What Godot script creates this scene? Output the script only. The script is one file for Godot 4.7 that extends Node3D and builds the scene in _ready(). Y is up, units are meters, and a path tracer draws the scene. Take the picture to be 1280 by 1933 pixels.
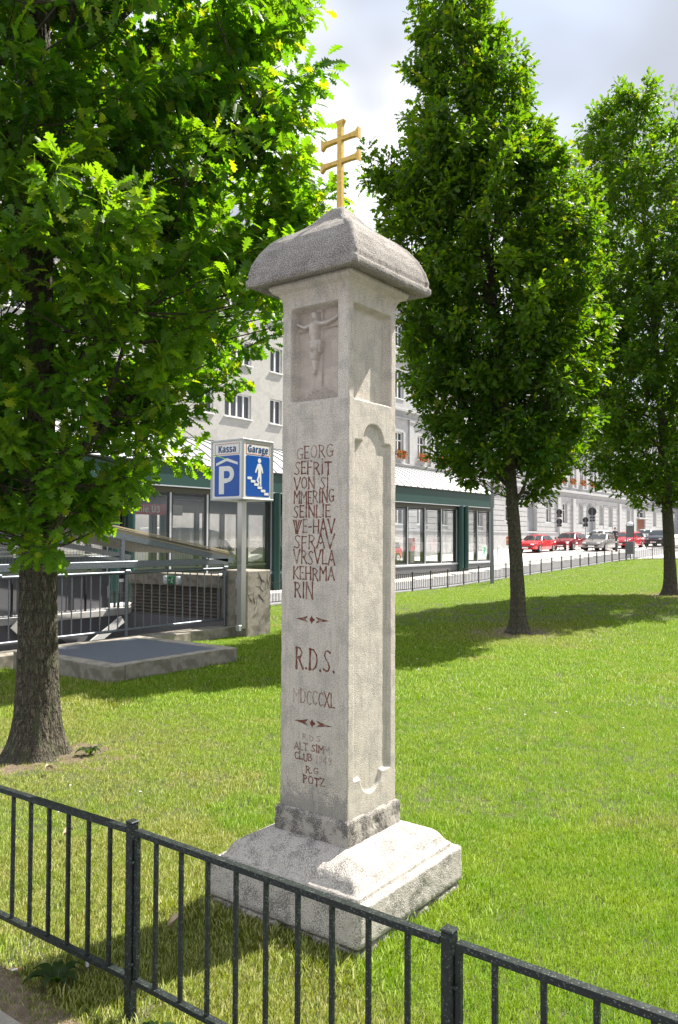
extends Node3D

# ---------------------------------------------------------------- mesh builder
class MB:
	var v := PackedVector3Array()
	var n := PackedVector3Array()
	var uv := PackedVector2Array()
	var c := PackedColorArray()
	var ix := PackedInt32Array()
	var col := Color.WHITE
	var T := Transform3D()

	func vert(p: Vector3, nn: Vector3, u := Vector2.ZERO) -> int:
		v.append(T * p)
		n.append((T.basis * nn).normalized())
		uv.append(u)
		c.append(col)
		return v.size() - 1

	# corners counter-clockwise as seen from outside
	func quad(a: Vector3, b: Vector3, cc: Vector3, d: Vector3) -> void:
		var nn := (b - a).cross(cc - a)
		if nn.length_squared() < 1e-16:
			nn = (cc - a).cross(d - a)
		var i := vert(a, nn, Vector2(0, 1))
		vert(b, nn, Vector2(1, 1))
		vert(cc, nn, Vector2(1, 0))
		vert(d, nn, Vector2(0, 0))
		ix.append_array(PackedInt32Array([i, i + 2, i + 1, i, i + 3, i + 2]))

	func tri(a: Vector3, b: Vector3, cc: Vector3) -> void:
		var nn := (b - a).cross(cc - a)
		var i := vert(a, nn)
		vert(b, nn)
		vert(cc, nn)
		ix.append_array(PackedInt32Array([i, i + 2, i + 1]))

	func box(p: Vector3, s: Vector3, ch := 0.0, B := Basis()) -> void:
		var h := s * 0.5
		var keep := T
		T = T * Transform3D(B, p)
		if ch <= 0.0:
			for ax in 3:
				for sg in [-1.0, 1.0]:
					var a := Vector3.ZERO
					a[ax] = sg * h[ax]
					var u := Vector3.ZERO
					var w := Vector3.ZERO
					u[(ax + 1) % 3] = h[(ax + 1) % 3]
					w[(ax + 2) % 3] = h[(ax + 2) % 3] * sg
					quad(a - u - w, a + u - w, a + u + w, a - u + w)
		else:
			var k := h - Vector3.ONE * ch
			for ax in 3:
				for sg in [-1.0, 1.0]:
					var a := Vector3.ZERO
					a[ax] = sg * h[ax]
					var u := Vector3.ZERO
					var w := Vector3.ZERO
					u[(ax + 1) % 3] = k[(ax + 1) % 3]
					w[(ax + 2) % 3] = k[(ax + 2) % 3] * sg
					quad(a - u - w, a + u - w, a + u + w, a - u + w)
				# edges along ax
				var e := Vector3.ZERO
				e[ax] = k[ax]
				var i1 := (ax + 1) % 3
				var i2 := (ax + 2) % 3
				for s1 in [-1.0, 1.0]:
					for s2 in [-1.0, 1.0]:
						var p1 := Vector3.ZERO
						p1[i1] = s1 * h[i1]
						p1[i2] = s2 * k[i2]
						var p2 := Vector3.ZERO
						p2[i1] = s1 * k[i1]
						p2[i2] = s2 * h[i2]
						if s1 * s2 > 0:
							face4(p1 - e, p1 + e, p2 + e, p2 - e)
						else:
							face4(p1 - e, p1 + e, p2 + e, p2 - e)
			for sx in [-1.0, 1.0]:
				for sy in [-1.0, 1.0]:
					for sz in [-1.0, 1.0]:
						var a := Vector3(sx * h.x, sy * k.y, sz * k.z)
						var b := Vector3(sx * k.x, sy * h.y, sz * k.z)
						var d := Vector3(sx * k.x, sy * k.y, sz * h.z)
						if ((b - a).cross(d - a)).dot(Vector3(sx, sy, sz)) > 0:
							tri(a, b, d)
						else:
							tri(a, d, b)
		T = keep

	# a quad of a convex shape round the local origin: wound to face outwards
	func face4(a: Vector3, b: Vector3, cc: Vector3, d: Vector3) -> void:
		if (b - a).cross(cc - a).dot(a + b + cc + d) > 0:
			quad(a, b, cc, d)
		else:
			quad(d, cc, b, a)

	func bar(a: Vector3, b: Vector3, w: float, d: float, up := Vector3.UP) -> void:
		var z := (b - a)
		var l := z.length()
		z /= l
		var u := up
		if absf(z.dot(u)) > 0.99:
			u = Vector3.RIGHT
		var x := u.cross(z).normalized()
		var y := z.cross(x)
		box((a + b) * 0.5, Vector3(w, d, l), 0.0, Basis(x, y, z))

	func tube(pts: PackedVector3Array, rad: PackedFloat32Array, sides := 8, caps := true) -> void:
		var m := pts.size()
		var first := v.size()
		var x := Vector3.ZERO
		for i in m:
			var t := (pts[mini(i + 1, m - 1)] - pts[maxi(i - 1, 0)]).normalized()
			if i == 0:
				x = t.cross(Vector3.UP if absf(t.y) < 0.9 else Vector3.RIGHT).normalized()
			x = (x - t * x.dot(t)).normalized()
			var y := t.cross(x)
			for k in sides + 1:
				var a := TAU * k / sides
				var r := x * cos(a) + y * sin(a)
				vert(pts[i] + r * rad[i], r, Vector2(float(k) / sides, float(i) / maxf(1, m - 1)))
		for i in m - 1:
			for k in sides:
				var a := first + i * (sides + 1) + k
				var b := a + 1
				var d := a + sides + 1
				ix.append_array(PackedInt32Array([a, d, b, b, d, d + 1]))
		if caps:
			for e in [0, m - 1]:
				var t: Vector3 = (pts[1] - pts[0]).normalized() * -1.0 if e == 0 else (pts[m - 1] - pts[m - 2]).normalized()
				var f: int = first + e * (sides + 1)
				var ctr := vert(pts[e], t)
				for k in sides:
					v.append(v[f + k]); n.append((T.basis * t).normalized()); uv.append(Vector2.ZERO); c.append(col)
					v.append(v[f + k + 1]); n.append((T.basis * t).normalized()); uv.append(Vector2.ZERO); c.append(col)
					var q := v.size()
					if e == 0:
						ix.append_array(PackedInt32Array([ctr, q - 2, q - 1]))
					else:
						ix.append_array(PackedInt32Array([ctr, q - 1, q - 2]))

	func rod(a: Vector3, b: Vector3, r: float, sides := 8) -> void:
		tube(PackedVector3Array([a, b]), PackedFloat32Array([r, r]), sides)

	# rows x cols points; normal from neighbours. Outside is where d/dcol x d/drow points
	func grid(p: PackedVector3Array, cols: int, rows: int, wrap := false, uvs := PackedVector2Array(), cs := PackedColorArray()) -> void:
		var first := v.size()
		for j in rows:
			for i in cols:
				var i0 := i - 1
				var i1 := i + 1
				if wrap:
					i0 = (i - 1 + cols - 1) % (cols - 1)
					i1 = (i + 1) % (cols - 1)
				else:
					i0 = maxi(i0, 0)
					i1 = mini(i1, cols - 1)
				var du := p[j * cols + i1] - p[j * cols + i0]
				var dv := p[mini(j + 1, rows - 1) * cols + i] - p[maxi(j - 1, 0) * cols + i]
				var nn := du.cross(dv)
				if nn.length_squared() < 1e-18:
					nn = Vector3.UP
				if cs.size():
					col = cs[j * cols + i]
				vert(p[j * cols + i], nn, uvs[j * cols + i] if uvs.size() else Vector2(float(i) / (cols - 1), 1.0 - float(j) / (rows - 1)))
		for j in rows - 1:
			for i in cols - 1:
				var a := first + j * cols + i
				var b := a + 1
				var d := a + cols
				ix.append_array(PackedInt32Array([a, d, b, b, d, d + 1]))

	# a closed outline in the xy plane, counter-clockwise, pushed from z0 to z1
	func extrude(poly: PackedVector2Array, z0: float, z1: float) -> void:
		var t := Geometry2D.triangulate_polygon(poly)
		for z in [z0, z1]:
			var first := v.size()
			var nn := Vector3(0, 0, 1.0 if z == z1 else -1.0)
			for p in poly:
				vert(Vector3(p.x, p.y, z), nn, p)
			for k in range(0, t.size(), 3):
				var a := poly[t[k]]
				var b := poly[t[k + 1]]
				var d := poly[t[k + 2]]
				var ccw := (b - a).cross(d - a) > 0
				if ccw == (z == z1):
					ix.append_array(PackedInt32Array([first + t[k], first + t[k + 2], first + t[k + 1]]))
				else:
					ix.append_array(PackedInt32Array([first + t[k], first + t[k + 1], first + t[k + 2]]))
		for i in poly.size():
			var a := poly[i]
			var b := poly[(i + 1) % poly.size()]
			quad(Vector3(a.x, a.y, z0), Vector3(b.x, b.y, z0), Vector3(b.x, b.y, z1), Vector3(a.x, a.y, z1))

	func lathe(prof: PackedVector2Array, ctr: Vector3, sides := 16) -> void:
		var p := PackedVector3Array()
		for j in prof.size():
			for i in sides + 1:
				var a := -TAU * i / sides
				p.append(ctr + Vector3(prof[j].x * cos(a), prof[j].y, prof[j].x * sin(a)))
		grid(p, sides + 1, prof.size(), true)

	func add_to(m: ArrayMesh, mat: Material) -> ArrayMesh:
		var arr := []
		arr.resize(Mesh.ARRAY_MAX)
		arr[Mesh.ARRAY_VERTEX] = v
		arr[Mesh.ARRAY_NORMAL] = n
		arr[Mesh.ARRAY_TEX_UV] = uv
		arr[Mesh.ARRAY_COLOR] = c
		arr[Mesh.ARRAY_INDEX] = ix
		m.add_surface_from_arrays(Mesh.PRIMITIVE_TRIANGLES, arr)
		m.surface_set_material(m.get_surface_count() - 1, mat)
		return m

	func mesh(mat: Material) -> ArrayMesh:
		return add_to(ArrayMesh.new(), mat)


# ---------------------------------------------------------------- scene helpers
var taken := {}
var M := {}
var rng := RandomNumberGenerator.new()

func numbered(called: String) -> String:
	if not taken.has(called):
		taken[called] = 0
		return called
	taken[called] += 1
	return "%s_%03d" % [called, taken[called]]

func tag(o: Node, label: String, category: String, group := "") -> void:
	o.set_meta("label", label)
	o.set_meta("category", category)
	if group != "":
		o.set_meta("group", group)

func thing(called: String, label: String, category: String, at := Vector3.ZERO, group := "", turn := 0.0) -> Node3D:
	var o := Node3D.new()
	o.name = numbered(called)
	add_child(o)
	o.position = at
	o.rotation.y = turn
	tag(o, label, category, group)
	return o

func copy(src: Node3D, label: String, at: Vector3, turn := 0.0, group := "") -> Node3D:
	var o: Node3D = src.duplicate()
	o.name = numbered(String(src.name))
	add_child(o)
	o.position = at
	o.rotation.y = turn
	o.set_meta("label", label)
	if group != "":
		o.set_meta("group", group)
	return o

func part(parent: Node, called: String, mb: MB, m: Material, label := "") -> MeshInstance3D:
	var o := MeshInstance3D.new()
	o.name = called
	o.mesh = mb.mesh(m)
	parent.add_child(o, true)
	if label != "":
		o.set_meta("label", label)
	return o

func part_mesh(parent: Node, called: String, mesh: Mesh, at := Vector3.ZERO) -> MeshInstance3D:
	var o := MeshInstance3D.new()
	o.name = called
	o.mesh = mesh
	o.position = at
	parent.add_child(o, true)
	return o

func structure(called: String, mb: MB, m: Material, kind := "structure") -> MeshInstance3D:
	var o := MeshInstance3D.new()
	o.name = numbered(called)
	o.mesh = mb.mesh(m)
	add_child(o)
	o.set_meta("kind", kind)
	return o

func lin(r: float, g: float, b: float, a := 1.0) -> Color:
	var k := Color(r, g, b, a).linear_to_srgb()
	k.a = a
	return k

func mat(col: Color, rough := 0.7, metal := 0.0) -> StandardMaterial3D:
	var m := StandardMaterial3D.new()
	m.albedo_color = col
	m.roughness = rough
	m.metallic = metal
	m.cull_mode = BaseMaterial3D.CULL_DISABLED
	return m

func tri_map(m: StandardMaterial3D, per_metre: Vector3, world := true) -> StandardMaterial3D:
	m.uv1_triplanar = true
	m.uv1_world_triplanar = world
	m.uv1_triplanar_sharpness = 4.0
	m.uv1_scale = per_metre
	return m

func noise_bytes(w: int, h: int, sd: int, freq: float, oct := 3, type := FastNoiseLite.TYPE_SIMPLEX_SMOOTH, seamless := true) -> PackedByteArray:
	var f := FastNoiseLite.new()
	f.seed = sd
	f.frequency = freq
	f.noise_type = type
	f.fractal_octaves = oct
	if oct <= 1:
		f.fractal_type = FastNoiseLite.FRACTAL_NONE
	var im := f.get_seamless_image(w, h) if seamless else f.get_image(w, h)
	im.convert(Image.FORMAT_L8)
	return im.get_data()

# noise drawn out downwards, as rain marks a face
func streaks(w: int, h: int, sd: int, freq: float, stretch: int) -> PackedByteArray:
	var im := Image.create_from_data(w, h / stretch, false, Image.FORMAT_L8, noise_bytes(w, h / stretch, sd, freq, 3))
	im.resize(w, h, Image.INTERPOLATE_CUBIC)
	return im.get_data()

# layers: [bytes, from, to, colour, most]; colours are linear
func layered(w: int, h: int, base: Color, layers: Array) -> Image:
	var r := PackedFloat32Array()
	var g := PackedFloat32Array()
	var b := PackedFloat32Array()
	r.resize(w * h); g.resize(w * h); b.resize(w * h)
	r.fill(base.r); g.fill(base.g); b.fill(base.b)
	for L in layers:
		var by: PackedByteArray = L[0]
		var k: Color = L[3]
		var lut := PackedFloat32Array()
		for i in 256:
			lut.append(clampf((i / 255.0 - L[1]) / (L[2] - L[1]), 0.0, 1.0) * L[4])
		for i in w * h:
			var t := lut[by[i]]
			if t > 0.0:
				r[i] += (k.r - r[i]) * t
				g[i] += (k.g - g[i]) * t
				b[i] += (k.b - b[i]) * t
	var srgb := PackedByteArray()
	for i in 1025:
		srgb.append(int(clampf(pow(i / 1024.0, 1 / 2.2), 0, 1) * 255))
	var o := PackedByteArray()
	o.resize(w * h * 3)
	for i in w * h:
		o[i * 3] = srgb[int(clampf(r[i], 0, 1) * 1024)]
		o[i * 3 + 1] = srgb[int(clampf(g[i], 0, 1) * 1024)]
		o[i * 3 + 2] = srgb[int(clampf(b[i], 0, 1) * 1024)]
	return Image.create_from_data(w, h, false, Image.FORMAT_RGB8, o)

func tex(im: Image) -> ImageTexture:
	return ImageTexture.create_from_image(im)

func tex_l(w: int, h: int, by: PackedByteArray) -> ImageTexture:
	return tex(Image.create_from_data(w, h, false, Image.FORMAT_L8, by))

func height(m: StandardMaterial3D, t: Texture2D, cm: float) -> void:
	m.heightmap_enabled = true
	m.heightmap_texture = t
	m.heightmap_scale = cm

# height of the ground: falls a little away from the pillar, rises up the street
func ground(x: float, z: float) -> float:
	var u := clampf(3.194 - z, -10.0, 125.0)
	var r := 0.0
	var d := u - 27.0
	if d > 0.0:
		r = 0.028 * d * d / 8.0 if d < 4.0 else 0.028 * (d - 2.0)
	var mound := 0.36 * smooth(-13.5, -4.5, x) * smooth(9.0, 17.0, -z) * (1.0 - smooth(22.0, 48.0, -z))
	return 0.023 * clampf(x, -13.9, 0.0) + r + mound

func smooth(a: float, b: float, x: float) -> float:
	var t := clampf((x - a) / (b - a), 0.0, 1.0)
	return t * t * (3.0 - 2.0 * t)

# ---------------------------------------------------------------- camera, sky, sun
const SUN_TO := Vector3(0.18, 0.788, -0.588)

func sky_image() -> Image:
	var w := 1024
	var h := 512
	var f := FastNoiseLite.new()
	f.seed = 11
	f.noise_type = FastNoiseLite.TYPE_SIMPLEX_SMOOTH
	f.frequency = 1.0
	f.fractal_octaves = 5
	f.fractal_gain = 0.52
	var f2 := FastNoiseLite.new()
	f2.seed = 23
	f2.noise_type = FastNoiseLite.TYPE_SIMPLEX_SMOOTH
	f2.frequency = 1.0
	f2.fractal_octaves = 4
	var px := PackedFloat32Array()
	px.resize(w * h * 3)
	var blue_top := Color(0.50, 0.58, 0.72)
	var blue_low := Color(0.66, 0.71, 0.80)
	for j in h:
		var el := (0.5 - (j + 0.5) / h) * PI
		for i in w:
			var az := ((i + 0.5) / w - 0.5) * TAU
			var k := (j * w + i) * 3
			if el < -0.02:
				px[k] = 0.26; px[k + 1] = 0.27; px[k + 2] = 0.24
				continue
			var d := Vector3(sin(az) * cos(el), sin(el), -cos(az) * cos(el))
			# a flat cloud deck seen from below
			var q := d / (d.y + 0.28)
			var n1 := f.get_noise_3d(q.x * 0.85 + 0.2, q.z * 0.85 + 7.7, 0.7)
			var n2 := f2.get_noise_3d(q.x * 1.6 + 0.2, q.z * 1.6 + 7.7, 4.2)
			var cover := smooth(-0.42, 0.02, n1 + 0.10)
			var thick := smooth(-0.46, 0.20, n2 + 0.35 * n1)
			var blue := blue_top.lerp(blue_low, pow(1.0 - maxf(d.y, 0.0), 2.5))
			var near := maxf(0.0, d.dot(SUN_TO))
			var lit := 0.57 + 0.30 * pow(near, 3.0) + 0.9 * pow(near, 24.0)
			var cl := Color(0.98, 0.99, 1.02).lerp(Color(0.46, 0.49, 0.56), thick) 
			var r := blue.r * 0.62 + (cl.r * lit - blue.r * 0.62) * cover
			var g := blue.g * 0.62 + (cl.g * lit - blue.g * 0.62) * cover
			var b := blue.b * 0.62 + (cl.b * lit - blue.b * 0.62) * cover
			px[k] = r * SKY
			px[k + 1] = g * SKY
			px[k + 2] = b * SKY
	return Image.create_from_data(w, h, false, Image.FORMAT_RGBF, px.to_byte_array())

const SKY := 1.0

func light_and_camera() -> void:
	var cam := Camera3D.new()
	cam.name = "camera"
	cam.position = Vector3(2.406, 1.78, 3.194)
	cam.rotation = Vector3(0.0316, 0.6459, 0.0036)
	cam.fov = 65.77
	cam.near = 0.05
	cam.far = 1200.0
	cam.current = true
	add_child(cam)
	var env := Environment.new()
	env.background_mode = Environment.BG_SKY
	var sky := Sky.new()
	var sm := PanoramaSkyMaterial.new()
	sm.panorama = tex(sky_image())
	sky.sky_material = sm
	env.sky = sky
	env.background_energy_multiplier = 1.0
	env.tonemap_mode = Environment.TONE_MAPPER_LINEAR
	env.tonemap_exposure = 2.42
	env.sdfgi_enabled = true
	env.ssao_enabled = true
	env.ssil_enabled = true
	var we := WorldEnvironment.new()
	we.name = "world_environment"
	we.environment = env
	add_child(we)
	var sun := DirectionalLight3D.new()
	sun.name = "sun"
	sun.light_energy = 1.6
	sun.light_color = Color(1.0, 0.972, 0.925)
	sun.light_angular_distance = 0.55
	sun.shadow_enabled = true
	add_child(sun)
	sun.look_at_from_position(SUN_TO * 60.0, Vector3.ZERO, Vector3.UP)

# ---------------------------------------------------------------- materials
func make_materials() -> void:
	var fine := noise_bytes(512, 512, 1, 0.26, 3)
	var grain := noise_bytes(512, 512, 2, 0.15, 2)
	var mid := noise_bytes(512, 512, 3, 0.02, 4)
	var blot := noise_bytes(512, 512, 4, 0.008, 4)
	var cell := noise_bytes(512, 512, 5, 0.11, 1, FastNoiseLite.TYPE_CELLULAR)
	M.b_fine = fine; M.b_grain = grain; M.b_mid = mid; M.b_blot = blot
	# stains break up into specks at their edges
	var stain := PackedByteArray()
	stain.resize(512 * 512)
	for i in stain.size():
		stain[i] = int(clampf(blot[i] * 0.75 + mid[i] * 0.35 - 12.0 + (grain[i] - 128.0) * 0.75, 0, 255))
	var t_grain := tex_l(512, 512, fine)
	# stone of the shaft: washed cast stone, sandy with grey grains
	var im := layered(512, 512, Color(0.545, 0.492, 0.42), [[mid, 0.45, 0.8, Color(0.59, 0.545, 0.48), 0.7], [streaks(512, 512, 51, 0.035, 8), 0.56, 0.8, Color(0.37, 0.34, 0.295), 0.5], [blot, 0.50, 0.8, Color(0.36, 0.335, 0.30), 0.6],
		[grain, 0.58, 0.74, Color(0.20, 0.19, 0.175), 0.42], [grain, 0.40, 0.25, Color(0.78, 0.75, 0.70), 0.42], [fine, 0.68, 0.85, Color(0.30, 0.23, 0.17), 0.55]])
	M.t_stone = tex(im)
	M.stone = tri_map(mat(Color.WHITE, 0.9), Vector3.ONE * 1.55)
	M.stone.albedo_texture = M.t_stone
	height(M.stone, t_grain, 0.30)
	# weathered cap
	im = layered(512, 512, Color(0.32, 0.295, 0.27), [[mid, 0.4, 0.75, Color(0.42, 0.39, 0.36), 0.8], [stain, 0.5, 0.8, Color(0.17, 0.155, 0.14), 0.7],
		[grain, 0.54, 0.66, Color(0.06, 0.057, 0.054), 0.7], [grain, 0.40, 0.26, Color(0.55, 0.50, 0.455), 0.65]])
	M.cap = tri_map(mat(Color.WHITE, 0.95), Vector3.ONE * 1.7)
	M.cap.albedo_texture = tex(im)
	height(M.cap, t_grain, 0.8)
	# base with dark lichen
	im = layered(512, 512, Color(0.50, 0.46, 0.42), [[mid, 0.45, 0.7, Color(0.40, 0.37, 0.335), 0.7], [stain, 0.52, 0.80, Color(0.12, 0.115, 0.105), 0.70],
		[grain, 0.60, 0.74, Color(0.14, 0.13, 0.12), 0.6], [grain, 0.40, 0.25, Color(0.66, 0.62, 0.58), 0.5]])
	M.base = tri_map(mat(Color.WHITE, 0.95), Vector3.ONE * 1.35)
	M.base.albedo_texture = tex(im)
	height(M.base, t_grain, 0.45)
	im = layered(512, 512, Color(0.42, 0.385, 0.345), [[mid, 0.45, 0.75, Color(0.50, 0.46, 0.41), 0.8], [stain, 0.44, 0.62, Color(0.07, 0.066, 0.062), 0.88], [grain, 0.40, 0.25, Color(0.55, 0.51, 0.47), 0.6]])
	M.dado = tri_map(mat(Color.WHITE, 0.95), Vector3.ONE * 2.1)
	M.dado.albedo_texture = tex(im)
	height(M.dado, t_grain, 0.5)
	# concrete
	im = layered(512, 512, Color(0.28, 0.255, 0.215), [[mid, 0.4, 0.75, Color(0.34, 0.31, 0.26), 0.9], [blot, 0.55, 0.75, Color(0.16, 0.145, 0.11), 0.7], [grain, 0.72, 0.9, Color(0.16, 0.15, 0.13), 0.6]])
	M.concrete = tri_map(mat(Color.WHITE, 0.9), Vector3.ONE * 0.8)
	M.concrete.albedo_texture = tex(im)
	height(M.concrete, t_grain, 0.35)
	# pavement, asphalt, soil
	im = layered(512, 512, Color(0.55, 0.54, 0.52), [[mid, 0.4, 0.7, Color(0.62, 0.61, 0.59), 0.9], [blot, 0.5, 0.8, Color(0.46, 0.45, 0.44), 0.6], [grain, 0.75, 0.95, Color(0.3, 0.3, 0.3), 0.4]])
	M.paving = tri_map(mat(Color.WHITE, 0.85), Vector3.ONE * 0.25)
	M.paving.albedo_texture = tex(im)
	im = layered(512, 512, Color(0.17, 0.17, 0.175), [[mid, 0.4, 0.7, Color(0.22, 0.22, 0.225), 0.9], [grain, 0.6, 0.85, Color(0.32, 0.32, 0.32), 0.5], [blot, 0.6, 0.8, Color(0.10, 0.10, 0.10), 0.5]])
	M.asphalt = tri_map(mat(Color.WHITE, 0.9), Vector3.ONE * 0.4)
	M.asphalt.albedo_texture = tex(im)
	height(M.asphalt, t_grain, 0.3)
	im = layered(512, 512, Color(0.075, 0.10, 0.028), [[mid, 0.45, 0.7, Color(0.11, 0.095, 0.05), 0.8], [fine, 0.55, 0.8, Color(0.14, 0.15, 0.05), 0.7], [grain, 0.65, 0.9, Color(0.04, 0.055, 0.02), 0.7]])
	M.soil = tri_map(mat(Color.WHITE, 1.0), Vector3.ONE * 1.2)
	M.soil.albedo_texture = tex(im)
	height(M.soil, t_grain, 1.2)
	im = layered(512, 512, Color(0.17, 0.125, 0.085), [[mid, 0.45, 0.7, Color(0.25, 0.19, 0.13), 0.8], [fine, 0.55, 0.8, Color(0.10, 0.075, 0.05), 0.7]])
	M.earth = tri_map(mat(Color.WHITE, 1.0), Vector3.ONE * 1.5)
	M.earth.albedo_texture = tex(im)
	height(M.earth, t_grain, 1.0)
	# bark: furrows run up the stem
	var ridge := noise_bytes(512, 512, 8, 0.022, 4, FastNoiseLite.TYPE_PERLIN)
	for i in ridge.size():
		var t := 1.0 - absf(ridge[i] / 127.5 - 1.0) * 2.4
		ridge[i] = int(clampf(1.0 - maxf(t, 0.0), 0.0, 1.0) * 255)
	im = layered(512, 512, Color(0.085, 0.064, 0.045), [[ridge, 0.5, 0.0, Color(0.012, 0.009, 0.007), 0.95], [mid, 0.5, 0.75, Color(0.12, 0.10, 0.075), 0.8], [cell, 0.32, 0.08, Color(0.25, 0.26, 0.18), 0.7], [blot, 0.58, 0.75, Color(0.09, 0.105, 0.045), 0.6]])
	M.bark = tri_map(mat(Color.WHITE, 0.95), Vector3(3.4, 0.85, 3.4))
	M.bark.albedo_texture = tex(im)
	height(M.bark, tex_l(512, 512, ridge), 3.2)
	M.twig = mat(lin(0.055, 0.042, 0.030), 0.9)
	# plaster
	im = layered(512, 512, Color(0.44, 0.428, 0.405), [[mid, 0.4, 0.75, Color(0.48, 0.468, 0.445), 0.8], [blot, 0.55, 0.8, Color(0.36, 0.345, 0.325), 0.5], [fine, 0.7, 0.9, Color(0.34, 0.33, 0.31), 0.4]])
	M.plaster = tri_map(mat(Color.WHITE, 0.9), Vector3.ONE * 0.3)
	M.plaster.albedo_texture = tex(im)
	im = layered(512, 512, Color(0.41, 0.41, 0.415), [[mid, 0.4, 0.75, Color(0.45, 0.45, 0.455), 0.8], [blot, 0.55, 0.8, Color(0.35, 0.35, 0.355), 0.5], [fine, 0.7, 0.9, Color(0.37, 0.365, 0.37), 0.4]])
	M.stucco = tri_map(mat(Color.WHITE, 0.9), Vector3.ONE * 0.2)
	M.stucco.albedo_texture = tex(im)
	# metals and paints
	M.galv = tri_map(mat(Color.WHITE, 0.45, 0.75), Vector3.ONE * 2.0)
	M.galv.albedo_texture = tex(layered(256, 256, Color(0.165, 0.185, 0.215), [[noise_bytes(256, 256, 6, 0.05, 3), 0.4, 0.7, Color(0.24, 0.265, 0.30), 0.9], [noise_bytes(256, 256, 7, 0.2, 1), 0.6, 0.9, Color(0.13, 0.14, 0.16), 0.6]]))
	M.steel = mat(lin(0.58, 0.57, 0.55), 0.32, 0.9)
	M.alu = mat(lin(0.48, 0.49, 0.50), 0.4, 0.5)
	im = layered(256, 256, Color(0.010, 0.014, 0.013), [[noise_bytes(256, 256, 9, 0.03, 4), 0.5, 0.8, Color(0.015, 0.024, 0.021), 0.9], [noise_bytes(256, 256, 10, 0.10, 2), 0.76, 0.84, Color(0.10, 0.14, 0.12), 0.75], [noise_bytes(256, 256, 12, 0.2, 1), 0.88, 0.94, Color(0.3, 0.31, 0.29), 0.8]])
	M.rail = tri_map(mat(Color.WHITE, 0.5), Vector3.ONE * 2.6)
	M.rail.albedo_texture = tex(im)
	height(M.rail, tex_l(512, 512, mid), 0.12)
	M.rail.metallic_specular = 0.35
	M.rail_far = mat(lin(0.012, 0.014, 0.014), 0.5)
	im = layered(256, 256, Color(0.60, 0.40, 0.085), [[noise_bytes(256, 256, 13, 0.04, 4), 0.5, 0.75, Color(0.40, 0.25, 0.055), 0.8], [noise_bytes(256, 256, 14, 0.15, 2), 0.62, 0.85, Color(0.72, 0.53, 0.15), 0.7], [noise_bytes(256, 256, 15, 0.10, 2), 0.70, 0.85, Color(0.20, 0.12, 0.04), 0.6]])
	M.gilt = tri_map(mat(Color.WHITE, 0.40, 0.5), Vector3.ONE * 4.0)
	M.gilt.albedo_texture = tex(im)
	M.green = mat(lin(0.012, 0.055, 0.045), 0.4)
	M.green_col = mat(lin(0.010, 0.045, 0.038), 0.35)
	M.roof = mat(lin(0.40, 0.41, 0.42), 0.5, 0.1)
	M.seam = mat(lin(0.10, 0.105, 0.11), 0.5, 0.1)
	M.frame = mat(lin(0.085, 0.08, 0.06), 0.5, 0.2)
	M.mullion = mat(lin(0.55, 0.57, 0.60), 0.4, 0.4)
	M.dark = mat(lin(0.03, 0.03, 0.032), 0.6)
	M.plinth = mat(lin(0.10, 0.10, 0.105), 0.7)
	M.glass = mat(Color(0.30, 0.38, 0.34, 0.07), 0.02)
	M.glass.transparency = BaseMaterial3D.TRANSPARENCY_ALPHA
	M.pane = mat(lin(0.035, 0.04, 0.045), 0.06)
	M.pane.metallic_specular = 0.8
	M.white = mat(lin(0.78, 0.78, 0.77), 0.45)
	M.curtain = mat(lin(0.42, 0.43, 0.42), 0.9)
	M.red = mat(lin(0.55, 0.02, 0.02), 0.4)
	M.blue = mat(lin(0.006, 0.085, 0.40), 0.35)
	M.tyre = mat(lin(0.015, 0.015, 0.015), 0.9)
	M.chrome = mat(lin(0.6, 0.6, 0.62), 0.25, 0.9)
	M.car_glass = mat(lin(0.02, 0.025, 0.028), 0.04)
	M.car_glass.metallic_specular = 0.9
	M.lamp_glass = mat(lin(0.7, 0.72, 0.75), 0.1)
	M.granite = mat(lin(0.16, 0.16, 0.175), 0.6)
	M.grate = mat(lin(0.24, 0.265, 0.31), 0.5, 0.6)
	M.slat = mat(lin(0.12, 0.11, 0.08), 0.5, 0.3)
	M.edge_slat = mat(lin(0.42, 0.35, 0.24), 0.5, 0.2)
	M.louvre = mat(lin(0.15, 0.13, 0.105), 0.6)

# ---------------------------------------------------------------- ground, street
func sheet(mb: MB, x0: float, x1: float, z0: float, z1: float, nx: int, nz: int, lift: float, bump := 0.0) -> void:
	var p := PackedVector3Array()
	var f := FastNoiseLite.new()
	f.seed = 5
	f.frequency = 0.35
	for j in nz + 1:
		for i in nx + 1:
			var x := lerpf(x0, x1, float(i) / nx)
			var z := lerpf(z1, z0, float(j) / nz)
			var y := ground(x, z) + lift
			if bump > 0.0:
				y += bump * f.get_noise_2d(x, z)
			p.append(Vector3(x, y, z))
	mb.grid(p, nx + 1, nz + 1)

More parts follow.
